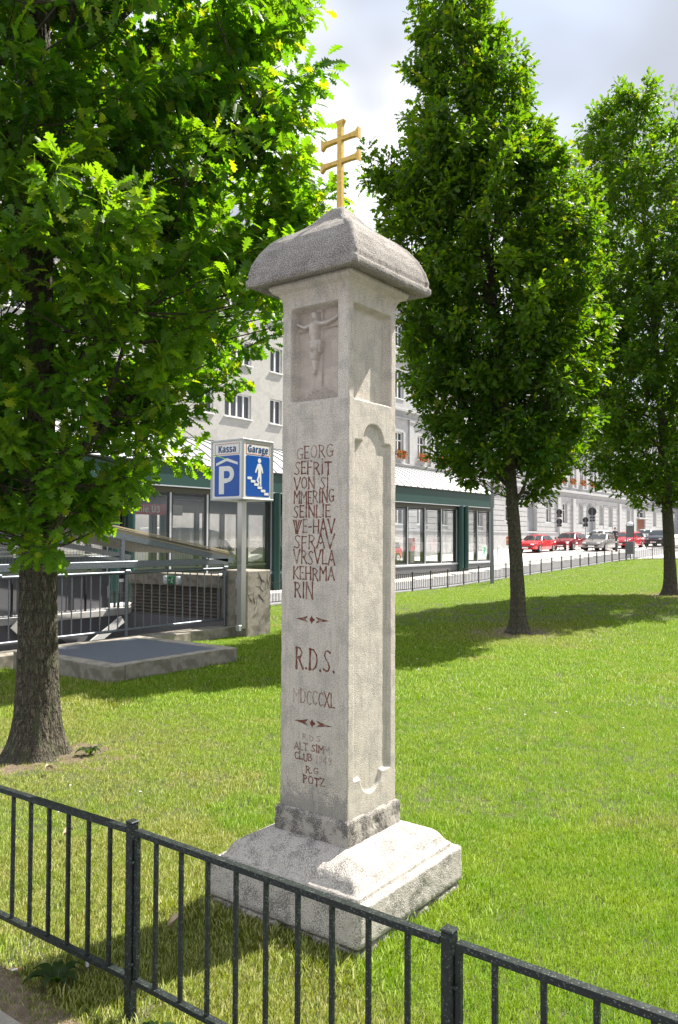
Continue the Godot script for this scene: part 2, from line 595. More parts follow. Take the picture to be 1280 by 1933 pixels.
func setting() -> void:
	var mb := MB.new()
	# left open round the stairwell
	sheet(mb, -260, -12.3, -330, 60, 80, 156, -0.05)
	sheet(mb, -8.95, 260, -330, 60, 90, 156, -0.05)
	sheet(mb, -12.3, -8.95, -330, -8.5, 4, 130, -0.05)
	sheet(mb, -12.3, -8.95, 1.7, 60, 4, 20, -0.05)
	structure("ground", mb, M.asphalt)
	mb = MB.new()
	sheet(mb, -8.76, 14.0, -50.8, 1.46, 60, 130, -0.012, 0.02)
	sheet(mb, -13.85, -8.76, -50.8, -8.72, 20, 110, -0.012, 0.02)
	structure("lawn", mb, M.soil)
	mb = MB.new()
	sheet(mb, -13.85, -12.4, -8.70, 20.0, 4, 30, -0.004)
	structure("path", mb, M.asphalt)
	# asphalt walk behind the far fence, then a pale kerb, then the paved street front
	mb = MB.new()
	sheet(mb, -16.7, -13.86, -90.0, 20.0, 6, 110, 0.0)
	structure("path", mb, M.asphalt)
	mb = MB.new()
	var n := 60
	for i in n:
		var z0 := 20.0 - i * 1.85
		var y := ground(-16.8, z0 - 0.9)
		var b := MB.new()
		mb.box(Vector3(-16.82, y - 0.04, z0 - 0.9), Vector3(0.22, 0.24, 1.83), 0.012)
	structure("kerb", mb, M.paving)
	mb = MB.new()
	sheet(mb, -28.6, -16.94, -125.0, 20.0, 20, 120, 0.05)
	structure("pavement", mb, M.paving)
	mb = MB.new()
	sheet(mb, -13.6, 40.0, -90.0, -51.2, 40, 40, 0.03)
	structure("road", mb, M.paving)
	# strip of trodden earth and the kerb of the footway the photographer stands on
	mb = MB.new()
	var f := FastNoiseLite.new()
	f.seed = 3
	f.frequency = 1.4
	var p := PackedVector3Array()
	for j in 9:
		for i in 61:
			var x := lerpf(-6.0, 5.0, i / 60.0)
			var z := lerpf(1.60, 1.28, j / 8.0) + 0.05 * f.get_noise_2d(x * 2.0, j)
			var edge := 0.0 if j < 6 else -0.012 * (j - 5)
			p.append(Vector3(x, ground(x, z) + 0.008 + edge + 0.012 * f.get_noise_2d(x * 3.0, z * 5.0), z))
	mb.grid(p, 61, 9)
	structure("earth_strip", mb, M.earth)
	mb = MB.new()
	for i in 12:
		mb.box(Vector3(-6.5 + i, -0.055 + ground(-6.5 + i, 1.6), 1.575), Vector3(0.988, 0.14, 0.10), 0.012)
	structure("footway_kerb", mb, M.concrete)
	mb = MB.new()
	sheet(mb, -14.0, 14.0, 1.63, 12.0, 28, 10, 0.0)
	structure("footway", mb, M.asphalt)

# ---------------------------------------------------------------- the pillar
const IW := 424
const IH := 2048
var cov := PackedFloat32Array()

func glyphs() -> Dictionary:
	# width, then strokes in a unit box (x right, y up)
	return {
		"A": [0.85, [[0, 0, .48, 1], [.48, 1, 1, 0], [.22, .42, .5, .30], [.5, .30, .76, .42]]],
		"B": [0.7, [[.05, 0, .05, 1], [.05, 1, .6, .96, .8, .78, .55, .56, .05, .53], [.55, .55, .95, .40, .9, .12, .5, 0, .05, 0]]],
		"C": [0.75, [[.95, .88, .6, 1, .25, .88, .05, .5, .25, .12, .6, 0, .95, .12]]],
		"D": [0.85, [[.08, 0, .08, 1], [.0, 1, .5, .97, .88, .75, .95, .45, .82, .15, .5, .0, .0, 0]]],
		"E": [0.62, [[.08, 0, .08, 1], [.05, 1, .95, 1], [.08, .52, .75, .50], [.05, 0, 1, 0]]],
		"F": [0.6, [[.08, 0, .08, 1], [.05, 1, .95, 1], [.08, .5, .75, .52]]],
		"G": [0.85, [[.92, .9, .6, 1, .25, .88, .05, .5, .25, .1, .6, 0, .88, .12], [.88, .12, .9, .42], [.62, .42, .98, .44]]],
		"H": [0.8, [[.08, 0, .08, 1], [.92, 0, .92, 1], [.08, .5, .92, .5]]],
		"I": [0.30, [[.5, 0, .5, 1]]],
		"i": [0.30, [[.5, 0, .5, .9], [.5, 1.08, .5, 1.10]]],
		"K": [0.75, [[.08, 0, .08, 1], [.9, 1, .1, .48], [.1, .5, 1, 0]]],
		"L": [0.65, [[.08, 1, .08, 0], [.05, 0, 1, .0]]],
		"M": [1.0, [[.05, 0, .08, 1], [.08, 1, .5, .52], [.5, .52, .92, 1], [.92, 1, .95, 0]]],
		"N": [0.85, [[.05, 0, .05, 1], [.05, 1, .95, 0], [.95, 0, .95, 1]]],
		"O": [0.85, [[.5, 1, .2, .9, .04, .5, .2, .1, .5, 0, .8, .1, .96, .5, .8, .9, .5, 1]]],
		"P": [0.7, [[.08, 0, .08, 1], [.0, 1, .6, .97, .92, .76, .6, .52, .08, .48]]],
		"R": [0.78, [[.08, 0, .08, 1], [.0, 1, .55, .98, .85, .78, .6, .54, .08, .5], [.4, .52, .98, 0]]],
		"S": [0.68, [[.95, .92, .6, 1, .25, .92, .15, .75, .4, .57, .7, .42, .9, .22, .7, .05, .4, 0, .02, .08]]],
		"T": [0.8, [[.5, 0, .5, 1], [.0, 1, 1, .98]]],
		"U": [0.8, [[.06, 1, .08, .3, .25, .04, .5, 0, .75, .04, .92, .3, .94, 1]]],
		"V": [0.9, [[.0, 1, .48, 0], [.48, 0, 1, 1]]],
		"W": [1.1, [[.0, 1, .3, 0], [.3, 0, .72, 1], [.28, 1, .5, .0], [.5, 0, 1, 1]]],
		"X": [0.8, [[.0, 1, 1, 0], [1, 1, 0, 0]]],
		"Z": [0.75, [[.02, 1, .95, 1], [.95, 1, .05, 0], [.05, 0, 1, .02]]],
		"1": [0.4, [[.1, .8, .55, 1], [.55, 1, .55, 0]]],
		"4": [0.7, [[.7, 0, .7, 1], [.7, 1, .0, .3], [.0, .3, 1, .3]]],
		"9": [0.7, [[.9, .7, .5, .45, .1, .7, .5, 1, .9, .7, .85, .3, .3, 0]]],
		".": [0.25, [[.5, .03, .5, .04]]],
		"-": [0.4, [[.1, .48, .9, .5]]],
		" ": [0.45, []],
	}

func carve(ax: float, ay: float, bx: float, by: float, ra: float, rb: float, k: float) -> void:
	# all in metres on the face; x from -0.207, y from 0.44
	var s := IW / 0.414
	var a := Vector2((ax + 0.207) * s, IH - (ay - 0.44) * IH / 2.0)
	var b := Vector2((bx + 0.207) * s, IH - (by - 0.44) * IH / 2.0)
	var r := maxf(ra, rb) * s + 1.5
	var ab := b - a
	var l2 := maxf(ab.length_squared(), 1e-6)
	for y in range(maxi(0, int(minf(a.y, b.y) - r)), mini(IH, int(maxf(a.y, b.y) + r) + 1)):
		for x in range(maxi(0, int(minf(a.x, b.x) - r)), mini(IW, int(maxf(a.x, b.x) + r) + 1)):
			var p := Vector2(x + 0.5, y + 0.5)
			var t := clampf((p - a).dot(ab) / l2, 0.0, 1.0)
			var d := (a + ab * t).distance_to(p)
			var c := clampf(lerpf(ra, rb, t) * s - d + 0.5, 0.0, 1.0) * k
			if c > cov[y * IW + x]:
				cov[y * IW + x] = c

func write_line(G: Dictionary, text: String, x0: float, x1: float, yb0: float, yb1: float, h: float, weight: float, k := 1.0, faint := "") -> void:
	var total := 0.0
	for ch in text:
		total += G[ch][0] + 0.22
	total -= 0.22
	var unit := (x1 - x0) / total
	var x := x0
	var at := 0
	for ch in text:
		var g: Array = G[ch]
		var w: float = g[0] * unit
		var yb := lerpf(yb0, yb1, (x - x0) / (x1 - x0)) + rng.randf_range(-0.004, 0.004)
		var hh := h * rng.randf_range(0.86, 0.98)
		var sl := rng.randf_range(-0.03, 0.05)
		var kk := k * rng.randf_range(0.72, 1.0)
		if at < faint.length() and faint[at] == "x":
			kk *= 0.42
		for st in g[1]:
			var m: int = st.size() / 2
			for i in m - 1:
				var p := Vector2(st[i * 2], st[i * 2 + 1])
				var q := Vector2(st[i * 2 + 2], st[i * 2 + 3])
				var ww := weight * (1.0 if absf(p.x - q.x) * 0.8 < absf(p.y - q.y) else 0.78)
				var e0 := 1.55 if i == 0 else 1.0
				var e1 := 1.5 if i == m - 2 else 1.0
				var a := Vector2(x + (p.x + sl * p.y) * w, yb + p.y * hh)
				var b := Vector2(x + (q.x + sl * q.y) * w, yb + q.y * hh)
				var mid := (a + b) * 0.5 + Vector2(rng.randf_range(-1, 1), rng.randf_range(-1, 1)) * 0.0009
				carve(a.x, a.y, mid.x, mid.y, ww * e0, ww * 0.82, kk)
				carve(mid.x, mid.y, b.x, b.y, ww * 0.82, ww * e1, kk)
		x += w + 0.22 * unit
		at += 1

func arrows(x0: float, x1: float, y: float, tilt: float) -> void:
	var cx := (x0 + x1) * 0.5 - 0.004
	for s in [-1.0, 1.0]:
		var tip: float = x0 if s < 0 else x1
		var near: float = cx + s * 0.028
		var mid: float = lerpf(near, tip, 0.32)
		var yy: float = y - tilt * s
		carve(tip, yy - tilt * s, mid, yy, 0.0006, 0.0085, 0.95)
		carve(mid, yy, near, yy + 0.014, 0.0085, 0.0016, 0.95)
		carve(mid, yy, near, yy - 0.013, 0.0085, 0.0016, 0.95)
	carve(cx, y + 0.019, cx, y, 0.0005, 0.0120, 0.95)
	carve(cx, y, cx, y - 0.020, 0.0120, 0.0005, 0.95)
	carve(cx - 0.013, y, cx + 0.013, y, 0.0006, 0.006, 0.95)

func inscription_material() -> StandardMaterial3D:
	cov.resize(IW * IH)
	cov.fill(0.0)
	rng.seed = 77
	var G := glyphs()
	var w := 0.0031
	write_line(G, "GEORG", -0.111, 0.116, 2.163, 2.166, 0.062, w * 0.9, 0.8)
	write_line(G, "SEFRiT", -0.122, 0.106, 2.087, 2.085, 0.064, w * 1.15)
	write_line(G, "VON Si", -0.126, 0.090, 2.016, 2.015, 0.060, w)
	write_line(G, "MMERiNG", -0.127, 0.122, 1.942, 1.946, 0.062, w)
	write_line(G, "SEiNLIE", -0.128, 0.100, 1.874, 1.876, 0.060, w * 1.05)
	write_line(G, "WE-HAV", -0.127, 0.128, 1.798, 1.799, 0.070, w * 1.05)
	write_line(G, "SFRAV", -0.123, 0.124, 1.722, 1.728, 0.070, w)
	write_line(G, "VRSVLA", -0.126, 0.128, 1.650, 1.650, 0.070, w * 1.05)
	write_line(G, "KEHRMA", -0.128, 0.126, 1.574, 1.572, 0.066, w)
	write_line(G, "RIN", -0.118, -0.004, 1.484, 1.486, 0.080, w * 1.15)
	arrows(-0.106, 0.093, 1.380, 0.0)
	write_line(G, "R.D.S.", -0.108, 0.130, 1.140, 1.142, 0.102, w * 1.55)
	write_line(G, "MDCCCXL", -0.124, 0.132, 0.974, 0.972, 0.073, w * 0.85, 0.85, "x")
	arrows(-0.117, 0.116, 0.884, 0.0)
	write_line(G, "R D S", -0.064, 0.044, 0.801, 0.803, 0.027, w * 0.7, 0.6)
	write_line(G, "ALT SiMM.", -0.114, 0.116, 0.749, 0.756, 0.034, w * 0.85, 0.8, ".......xx")
	write_line(G, "CLUB 1949", -0.112, 0.113, 0.698, 0.704, 0.036, w * 0.95, 0.9, ".....xxxx")
	write_line(G, "R.G", -0.042, 0.033, 0.645, 0.650, 0.032, w * 0.85, 0.85)
	write_line(G, "POTZ", -0.057, 0.072, 0.590, 0.596, 0.039, w * 1.0)
	var fine := noise_bytes(IW, IH, 31, 0.20, 3, FastNoiseLite.TYPE_SIMPLEX_SMOOTH, false)
	var grain := noise_bytes(IW, IH, 32, 0.115, 2, FastNoiseLite.TYPE_SIMPLEX_SMOOTH, false)
	var mid := noise_bytes(IW, IH, 33, 0.0155, 4, FastNoiseLite.TYPE_SIMPLEX_SMOOTH, false)
	var blot := noise_bytes(IW, IH, 34, 0.0062, 4, FastNoiseLite.TYPE_SIMPLEX_SMOOTH, false)
	var ink := PackedByteArray()
	var hgt := PackedByteArray()
	var low := PackedByteArray()
	ink.resize(IW * IH); hgt.resize(IW * IH); low.resize(IW * IH)
	for i in IW * IH:
		var c := cov[i]
		var y := i / IW
		low[i] = int(clampf(mid[i] * 0.6 + grain[i] * 0.5 + (y - 1900.0) * 0.9, 0, 255)) if y > 1560 else 0
		if c > 0.0:
			var fade := clampf(0.35 + (fine[i] + mid[i] - 150.0) / 140.0, 0.0, 1.0)
			ink[i] = int(c * fade * 255)
		hgt[i] = int(clampf(165.0 + (fine[i] - 128.0) * 0.45 - c * 105.0, 0, 255))
	var im := layered(IW, IH, Color(0.545, 0.492, 0.42), [[mid, 0.45, 0.8, Color(0.59, 0.545, 0.48), 0.7], [streaks(IW, IH, 52, 0.030, 8), 0.56, 0.8, Color(0.37, 0.34, 0.295), 0.5], [blot, 0.50, 0.8, Color(0.36, 0.335, 0.30), 0.6],
		[grain, 0.58, 0.74, Color(0.20, 0.19, 0.175), 0.42], [grain, 0.40, 0.25, Color(0.78, 0.75, 0.70), 0.42], [fine, 0.68, 0.85, Color(0.30, 0.23, 0.17), 0.55],
		[low, 0.45, 0.8, Color(0.16, 0.155, 0.15), 0.6], [ink, 0.0, 0.75, Color(0.135, 0.026, 0.010), 0.98]])
	var m := mat(Color.WHITE, 0.9)
	m.albedo_texture = tex(im)
	m.texture_repeat = false
	height(m, tex_l(IW, IH, hgt), 0.7)
	cov.clear()
	return m

func half_width(y: float) -> float:
	if y < 2.935:
		return 0.207
	if y < 3.0:
		var t := (y - 2.935) / 0.065
		return 0.207 + 0.036 * (1.0 - sqrt(maxf(0.0, 1.0 - t * t)))
	return 0.248

# how far the surface lies inside the plain face: front = the face with the inscription
func recess(s: float, y: float, front: bool) -> float:
	var d := 0.0
	var e := 0.004
	if front:
		d = maxf(d, 0.062 * (smooth(-0.146 - e, -0.140, s) - smooth(0.134, 0.140 + e, s)) * (smooth(2.446, 2.456, y) - smooth(2.902, 2.912, y)))
		d = maxf(d, 0.0025 * (smooth(-0.160, -0.152, s) - smooth(0.138, 0.146, s)) * (smooth(0.520, 0.535, y) - smooth(2.35, 2.37, y)))
	else:
		d = maxf(d, 0.040 * (smooth(-0.160 - e, -0.152, s) - smooth(0.150, 0.156 + e, s)) * (smooth(2.440, 2.450, y) - smooth(2.893, 2.902, y)))
		var inside := (smooth(-0.152 - e, -0.146, s) - smooth(0.149, 0.153 + e, s)) * (smooth(0.632, 0.640, y) - smooth(2.238, 2.246, y))
		var top := Vector2(s - 0.006, y - 2.240).length()
		inside = maxf(inside, (1.0 - smooth(0.086, 0.093, top)))
		var bot := Vector2(s + 0.012, y - 0.640).length()
		inside = maxf(inside, (1.0 - smooth(0.084, 0.091, bot)))
		d = maxf(d, 0.015 * inside)
	return d

func square_ring(a: float, r: float, per: int, arc: int) -> PackedVector2Array:
	# clockwise from above, starting on the +x side at +z; returns (x, z)
	var o := PackedVector2Array()
	r = minf(r, a * 0.95)
	for side in 4:
		var ang := -PI * 0.5 * side
		for i in per + 1:
			var s := lerpf(a - r, -(a - r), float(i) / per)
			o.append(Vector2(a, s).rotated(ang))
		for i in range(1, arc):
			var q := PI * 0.5 * i / arc
			o.append((Vector2(a - r, -(a - r)) + Vector2(cos(q), -sin(q)) * r).rotated(ang))
	o.append(o[0])
	return o

func square_lathe(mb: MB, prof: PackedVector2Array, r: float, per: int, amp: float, freq: float, sd: int, step := 0.012, ridge := 0.0) -> void:
	var f := FastNoiseLite.new()
	f.seed = sd
	f.frequency = freq
	f.fractal_octaves = 4
	f.fractal_gain = 0.55
	var dense := PackedVector2Array()
	for i in prof.size() - 1:
		var m := maxi(1, int(prof[i].distance_to(prof[i + 1]) / step))
		for k in m:
			dense.append(prof[i].lerp(prof[i + 1], float(k) / m))
	dense.append(prof[prof.size() - 1])
	var p := PackedVector3Array()
	var cols := 0
	for j in dense.size():
		var ring := square_ring(dense[j].x, r, per, 4)
		cols = ring.size()
		for q in ring:
			var w := Vector3(q.x, dense[j].y, q.y)
			var out := Vector3(q.x, 0.0, q.y).normalized()
			var nz := f.get_noise_3d(w.x, w.y, w.z)
			var dd := amp * nz + amp * 0.45 * f.get_noise_3d(w.x * 4.0, w.y * 4.0, w.z * 4.0)
			if ridge > 0.0 and dense[j].x > 0.05:
				var gap := dense[j].x - minf(absf(q.x), absf(q.y))
				dd += ridge * (1.0 - smooth(0.022, 0.034, gap)) * smooth(0.05, 0.12, dense[j].x)
			if nz < -0.28:
				dd += amp * 2.2 * (nz + 0.28)
			p.append(w + out * dd + Vector3(0, 0.5 * amp * f.get_noise_3d(w.x + 9.0, w.y, w.z), 0))
	mb.grid(p, cols, dense.size(), true)

var on_figure := false

func relief_height(x: float, y: float, f: FastNoiseLite) -> float:
	on_figure = false
	var h := 0.002 + 0.001 * f.get_noise_2d(x * 60.0, y * 60.0)
	# the cross behind the figure
	var px := -0.010 + (y - 2.7) * 0.015
	h = maxf(h, 0.013 * (1.0 - smooth(0.020, 0.025, absf(x - px))) * (1.0 - smooth(2.905, 2.909, y)))
	h = maxf(h, 0.012 * (1.0 - smooth(0.019, 0.024, absf(y - 2.826))))
	# the scroll over the head
	h = maxf(h, 0.020 * (1.0 - smooth(0.018, 0.022, absf(x + 0.006))) * (1.0 - smooth(0.010, 0.014, absf(y - 2.898 - x * 0.15))))
	# body: [x0 y0 x1 y1 r0 r1 lift0 lift1]
	var parts := [[-.020, 2.872, -.014, 2.860, .019, .016, .022, .020], [-.012, 2.852, -.018, 2.836, .012, .014, .012, .012],
		[-.040, 2.826, -.006, 2.829, .019, .019, .011, .011], [-.024, 2.815, -.026, 2.780, .033, .029, .010, .012], [-.026, 2.780, -.024, 2.740, .028, .023, .011, .010],
		[-.024, 2.740, -.022, 2.712, .025, .031, .011, .012], [-.046, 2.828, -.088, 2.820, .014, .012, .010, .011], [-.088, 2.820, -.136, 2.842, .012, .008, .011, .010],
		[.0, 2.829, .048, 2.826, .014, .012, .010, .010], [.048, 2.826, .112, 2.846, .012, .008, .010, .010], [-.136, 2.842, -.142, 2.848, .010, .008, .010, .010], [.110, 2.846, .122, 2.852, .010, .008, .01, .01],
		[-.036, 2.712, -.036, 2.660, .020, .015, .012, .016], [-.012, 2.712, -.022, 2.662, .021, .016, .012, .014], [-.036, 2.660, -.026, 2.606, .013, .009, .016, .010], [-.022, 2.662, -.024, 2.604, .013, .009, .012, .010],
		[-.026, 2.604, -.030, 2.588, .011, .009, .012, .012], [-.044, 2.738, -.004, 2.724, .012, .013, .022, .022], [-.040, 2.722, -.010, 2.700, .012, .013, .022, .022], [-.004, 2.736, .008, 2.742, .011, .009, .022, .016], [.004, 2.730, .006, 2.690, .011, .007, .016, .012]]
	for q in parts:
		var a := Vector2(q[0], q[1])
		var ab := Vector2(q[2], q[3]) - a
		var pt := Vector2(x, y)
		var t := clampf((pt - a).dot(ab) / ab.length_squared(), 0.0, 1.0)
		var d := (a + ab * t).distance_to(pt)
		var r: float = lerpf(q[4], q[5], t) * 0.88
		if d < r:
			on_figure = true
			var k: float = lerpf(q[6], q[7], t) + 0.010 + sqrt(r * r - d * d) * 1.45
			var w := 0.003
			var dl := k - h
			h = k if dl > w else (h if dl < -w else maxf(h, k) + (w - absf(dl)) * (w - absf(dl)) / (4.0 * w))
	# rocks at the foot
	var m := 0.060 * exp(-pow((x + 0.015) / 0.085, 2.0)) + 0.016
	var b := (m - (y - 2.450)) * 1.2
	if b > 0.0:
		h = maxf(h, minf(b, 0.030) + 0.012 * absf(f.get_noise_2d(x * 38.0, y * 38.0)) + 0.006 * f.get_noise_2d(x * 90.0, y * 90.0))
	return minf(h, 0.066)

func pillar() -> void:
	var t := thing("wayside_pillar", "tall pale stone wayside column with carved red inscription and gilded double cross", "stone pillar")
	var mb := MB.new()
	square_lathe(mb, PackedVector2Array([Vector2(.40, .040), Vector2(.446, .042), Vector2(.454, .052), Vector2(.457, .07), Vector2(.453, .185), Vector2(.4525, .204), Vector2(.448, .211), Vector2(.418, .214), Vector2(.416, .2145), Vector2(.414, .230), Vector2(.411, .234),
		Vector2(.396, .243), Vector2(.376, .275), Vector2(.362, .292), Vector2(.345, .302), Vector2(.29, .326), Vector2(.238, .346), Vector2(.20, .35)]), 0.022, 110, 0.0045, 6.0, 3, 0.006)
	var footing := MB.new()
	square_lathe(footing, PackedVector2Array([Vector2(.40, -.14), Vector2(.452, -.08), Vector2(.455, .0), Vector2(.447, .030), Vector2(.40, .045)]), 0.03, 90, 0.022, 7.0, 17, 0.008)
	part(t, "footing", footing, M.dado, "dark rough footing stones under the base")
	part(t, "base", mb, M.base, "spreading pale stone base stained with dark lichen")
	mb = MB.new()
	square_lathe(mb, PackedVector2Array([Vector2(.2235, .30), Vector2(.2245, .36), Vector2(.224, .440), Vector2(.220, .455), Vector2(.209, .464), Vector2(.18, .47)]), 0.005, 80, 0.005, 11.0, 6, 0.006)
	part(t, "plinth", mb, M.dado, "plinth block blackened by dirt, crumbling at one corner")
	# shaft with its head: four faces
	var shaft := ArrayMesh.new()
	var others := MB.new()
	var f := FastNoiseLite.new()
	f.seed = 21
	f.frequency = 14.0
	f.fractal_octaves = 3
	var ys := PackedFloat32Array()
	var y := 0.44
	while y < 3.036:
		ys.append(y)
		y += 0.0062
	for face in 4:
		var B := Basis(Vector3.UP, [0.0, PI * 0.5, PI, -PI * 0.5][face])
		var fine: bool = face < 2
		var cols := 97 if fine else 25
		for piece in 2:
			var p := PackedVector3Array()
			var uv := PackedVector2Array()
			var rows := 0
			for j in ys.size():
				var yy := ys[j]
				if (piece == 0 and yy > 2.441) or (piece == 1 and ys[mini(j + 1, ys.size() - 1)] <= 2.441):
					continue
				rows += 1
				var hw := half_width(yy)
				var r := 0.011 + 0.006 * f.get_noise_2d(yy * 0.7, 3.0 * face)
				r = maxf(r, 0.004)
				var most := hw - r * (1.0 - 0.7071)
				for i in cols:
					var s := lerpf(-most, most, float(i) / (cols - 1))
					var d := recess(s, yy, face % 2 == 0) if fine else 0.0
					var over := absf(s) - (hw - r)
					if over > 0.0:
						d += r - sqrt(maxf(r * r - over * over, 0.0))
					d -= 0.0012 * f.get_noise_3d(s, yy, face * 7.0)
					p.append(B * Vector3(s, yy, hw - d))
					uv.append(Vector2((s + 0.207) / 0.414, 1.0 - (yy - 0.44) / 2.0))
			if face == 0 and piece == 0:
				var front := MB.new()
				front.grid(p, cols, rows, false, uv)
				front.add_to(shaft, inscription_material())
			else:
				others.grid(p, cols, rows, false, uv)
	others.add_to(shaft, M.stone)
	part_mesh(t, "shaft", shaft)
	# crucifix carved in the niche
	mb = MB.new()
	var p := PackedVector3Array()
	var cs := PackedColorArray()
	var nx := 116
	var ny := 188
	for j in ny:
		for i in nx:
			var x := lerpf(-0.1435, 0.1375, float(i) / (nx - 1))
			var yy := lerpf(2.449, 2.908, float(j) / (ny - 1))
			p.append(Vector3(x, yy, 0.1448 + relief_height(x, yy, f)))
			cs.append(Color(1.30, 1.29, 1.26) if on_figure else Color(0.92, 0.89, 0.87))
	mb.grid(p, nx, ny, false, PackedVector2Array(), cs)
	var rm: StandardMaterial3D = M.stone.duplicate()
	rm.albedo_color = Color.WHITE
	rm.vertex_color_use_as_albedo = true
	rm.heightmap_enabled = false
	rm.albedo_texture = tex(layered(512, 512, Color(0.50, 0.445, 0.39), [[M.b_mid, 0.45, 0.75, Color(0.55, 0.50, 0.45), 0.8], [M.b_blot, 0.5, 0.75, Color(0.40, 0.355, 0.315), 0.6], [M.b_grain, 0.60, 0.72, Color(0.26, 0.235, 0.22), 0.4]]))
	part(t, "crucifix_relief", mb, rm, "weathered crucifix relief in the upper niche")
	# soffit moulding and cap
	mb = MB.new()
	square_lathe(mb, PackedVector2Array([Vector2(.236, 3.005), Vector2(.252, 3.008), Vector2(.258, 3.018), Vector2(.258, 3.034), Vector2(.24, 3.04)]), 0.008, 40, 0.003, 8.0, 9)
	part(t, "moulding", mb, M.stone)
	mb = MB.new()
	square_lathe(mb, PackedVector2Array([Vector2(.23, 3.036), Vector2(.294, 3.036), Vector2(.296, 3.026), Vector2(.326, 3.025), Vector2(.332, 3.029), Vector2(.3345, 3.040), Vector2(.3345, 3.058), Vector2(.326, 3.066), Vector2(.327, 3.092), Vector2(.315, 3.142), Vector2(.289, 3.200), Vector2(.252, 3.252),
		Vector2(.207, 3.292), Vector2(.160, 3.322), Vector2(.122, 3.348), Vector2(.096, 3.375), Vector2(.076, 3.405), Vector2(.056, 3.432), Vector2(.036, 3.449), Vector2(.002, 3.452)]), 0.014, 110, 0.0045, 6.0, 14, 0.006, 0.009)
	part(t, "cap", mb, M.cap, "bell shaped grey weathered stone cap")
	# gilded double cross
	mb = MB.new()
	var o := PackedVector2Array()
	# right half of the outline from the foot upwards
	var rt := [[.016, 3.40], [.014, 3.690], [.060, 3.691], [.100, 3.688], [.118, 3.672], [.122, 3.672], [.122, 3.730], [.118, 3.730], [.100, 3.714], [.060, 3.711], [.0135, 3.711],
		[.0135, 3.807], [.060, 3.807], [.098, 3.804], [.115, 3.788], [.119, 3.788], [.119, 3.846], [.115, 3.846], [.098, 3.830], [.060, 3.827], [.013, 3.827], [.014, 3.880], [.017, 3.896], [.027, 3.910], [.027, 3.914]]
	for q in rt:
		o.append(Vector2(q[0], q[1]))
	for i in rt.size():
		var q: Array = rt[rt.size() - 1 - i]
		o.append(Vector2(-q[0], q[1]))
	mb.extrude(o, -0.011, 0.011)
	part(t, "double_cross", mb, M.gilt, "gilded iron cross with two crossbars")

# ---------------------------------------------------------------- park fence in front
func near_fence() -> void:
	var t := thing("park_fence", "low dark green iron fence of square bars in front of the stone pillar", "fence")
	var step := 1.338
	var z := 1.27
	for k in range(-3, 6):
		var x := -0.003 + k * step
		var y := ground(x, z)
		var mb := MB.new()
		mb.box(Vector3(x, y + 0.30, z), Vector3(0.036, 0.83, 0.036), 0.004)
		mb.box(Vector3(x, y + 0.718, z), Vector3(0.039, 0.008, 0.039), 0.003)
		part(t, "post", mb, M.rail)
		var y2 := ground(x + step, z)
		var top := MB.new()
		top.bar(Vector3(x + 0.026, y + 0.684, z - 0.002), Vector3(x + step - 0.026, y2 + 0.684, z - 0.002), 0.027, 0.020)
		part(t, "top_rail", top, M.rail)
		var low := MB.new()
		low.bar(Vector3(x + 0.026, y + 0.142, z - 0.002), Vector3(x + step - 0.026, y2 + 0.142, z - 0.002), 0.027, 0.018)
		part(t, "bottom_rail", low, M.rail)
		for e in [0.029]:
			var en := MB.new()
			en.box(Vector3(x + e, y + 0.414, z - 0.002), Vector3(0.016, 0.518, 0.020), 0.002)
			part(t, "end_bar", en, M.rail)
			for by in [0.21, 0.58]:
				var bo := MB.new()
				bo.rod(Vector3(x + e, y + by, z + 0.008), Vector3(x + e, y + by, z + 0.021), 0.006, 6)
				part(t, "bolt", bo, M.rail)
		for i in range(1, 10):
			var bx := x + step * i / 10.0
			var by2 := lerpf(y, y2, i / 10.0)
			var b := MB.new()
			b.box(Vector3(bx, by2 + 0.414, z - 0.002), Vector3(0.0145, 0.523, 0.0155), 0.002)
			part(t, "bar", b, M.rail)

func far_fence() -> void:
	var t := thing("street_fence", "long low black bar fence between the lawn and the street", "fence")
	var bars := MB.new()
	var pts := []
	var z := 9.0
	while z > -50.6:
		pts.append(Vector3(-13.9, 0, z))
		z -= 1.40
	var x := -13.9
	while x < 13.0:
		pts.append(Vector3(x, 0, -50.8))
		x += 1.40
	for i in pts.size() - 1:
		var a: Vector3 = pts[i]
		var b: Vector3 = pts[i + 1]
		a.y = ground(a.x, a.z)
		b.y = ground(b.x, b.z)
		var p := MB.new()
		p.box(a + Vector3(0, 0.36, 0), Vector3(0.045, 0.78, 0.045))
		part(t, "post", p, M.rail_far)
		for h in [0.68, 0.10]:
			var r := MB.new()
			r.bar(a + Vector3(0, h, 0), b + Vector3(0, h, 0), 0.028, 0.022)
			part(t, "rail", r, M.rail_far)
		for k in range(1, 10):
			var q := a.lerp(b, k / 10.0)
			bars.box(q + Vector3(0, 0.39, 0), Vector3(0.016, 0.57, 0.016))
	var o := part(t, "bars", bars, M.rail_far)
	o.set_meta("kind", "stuff")

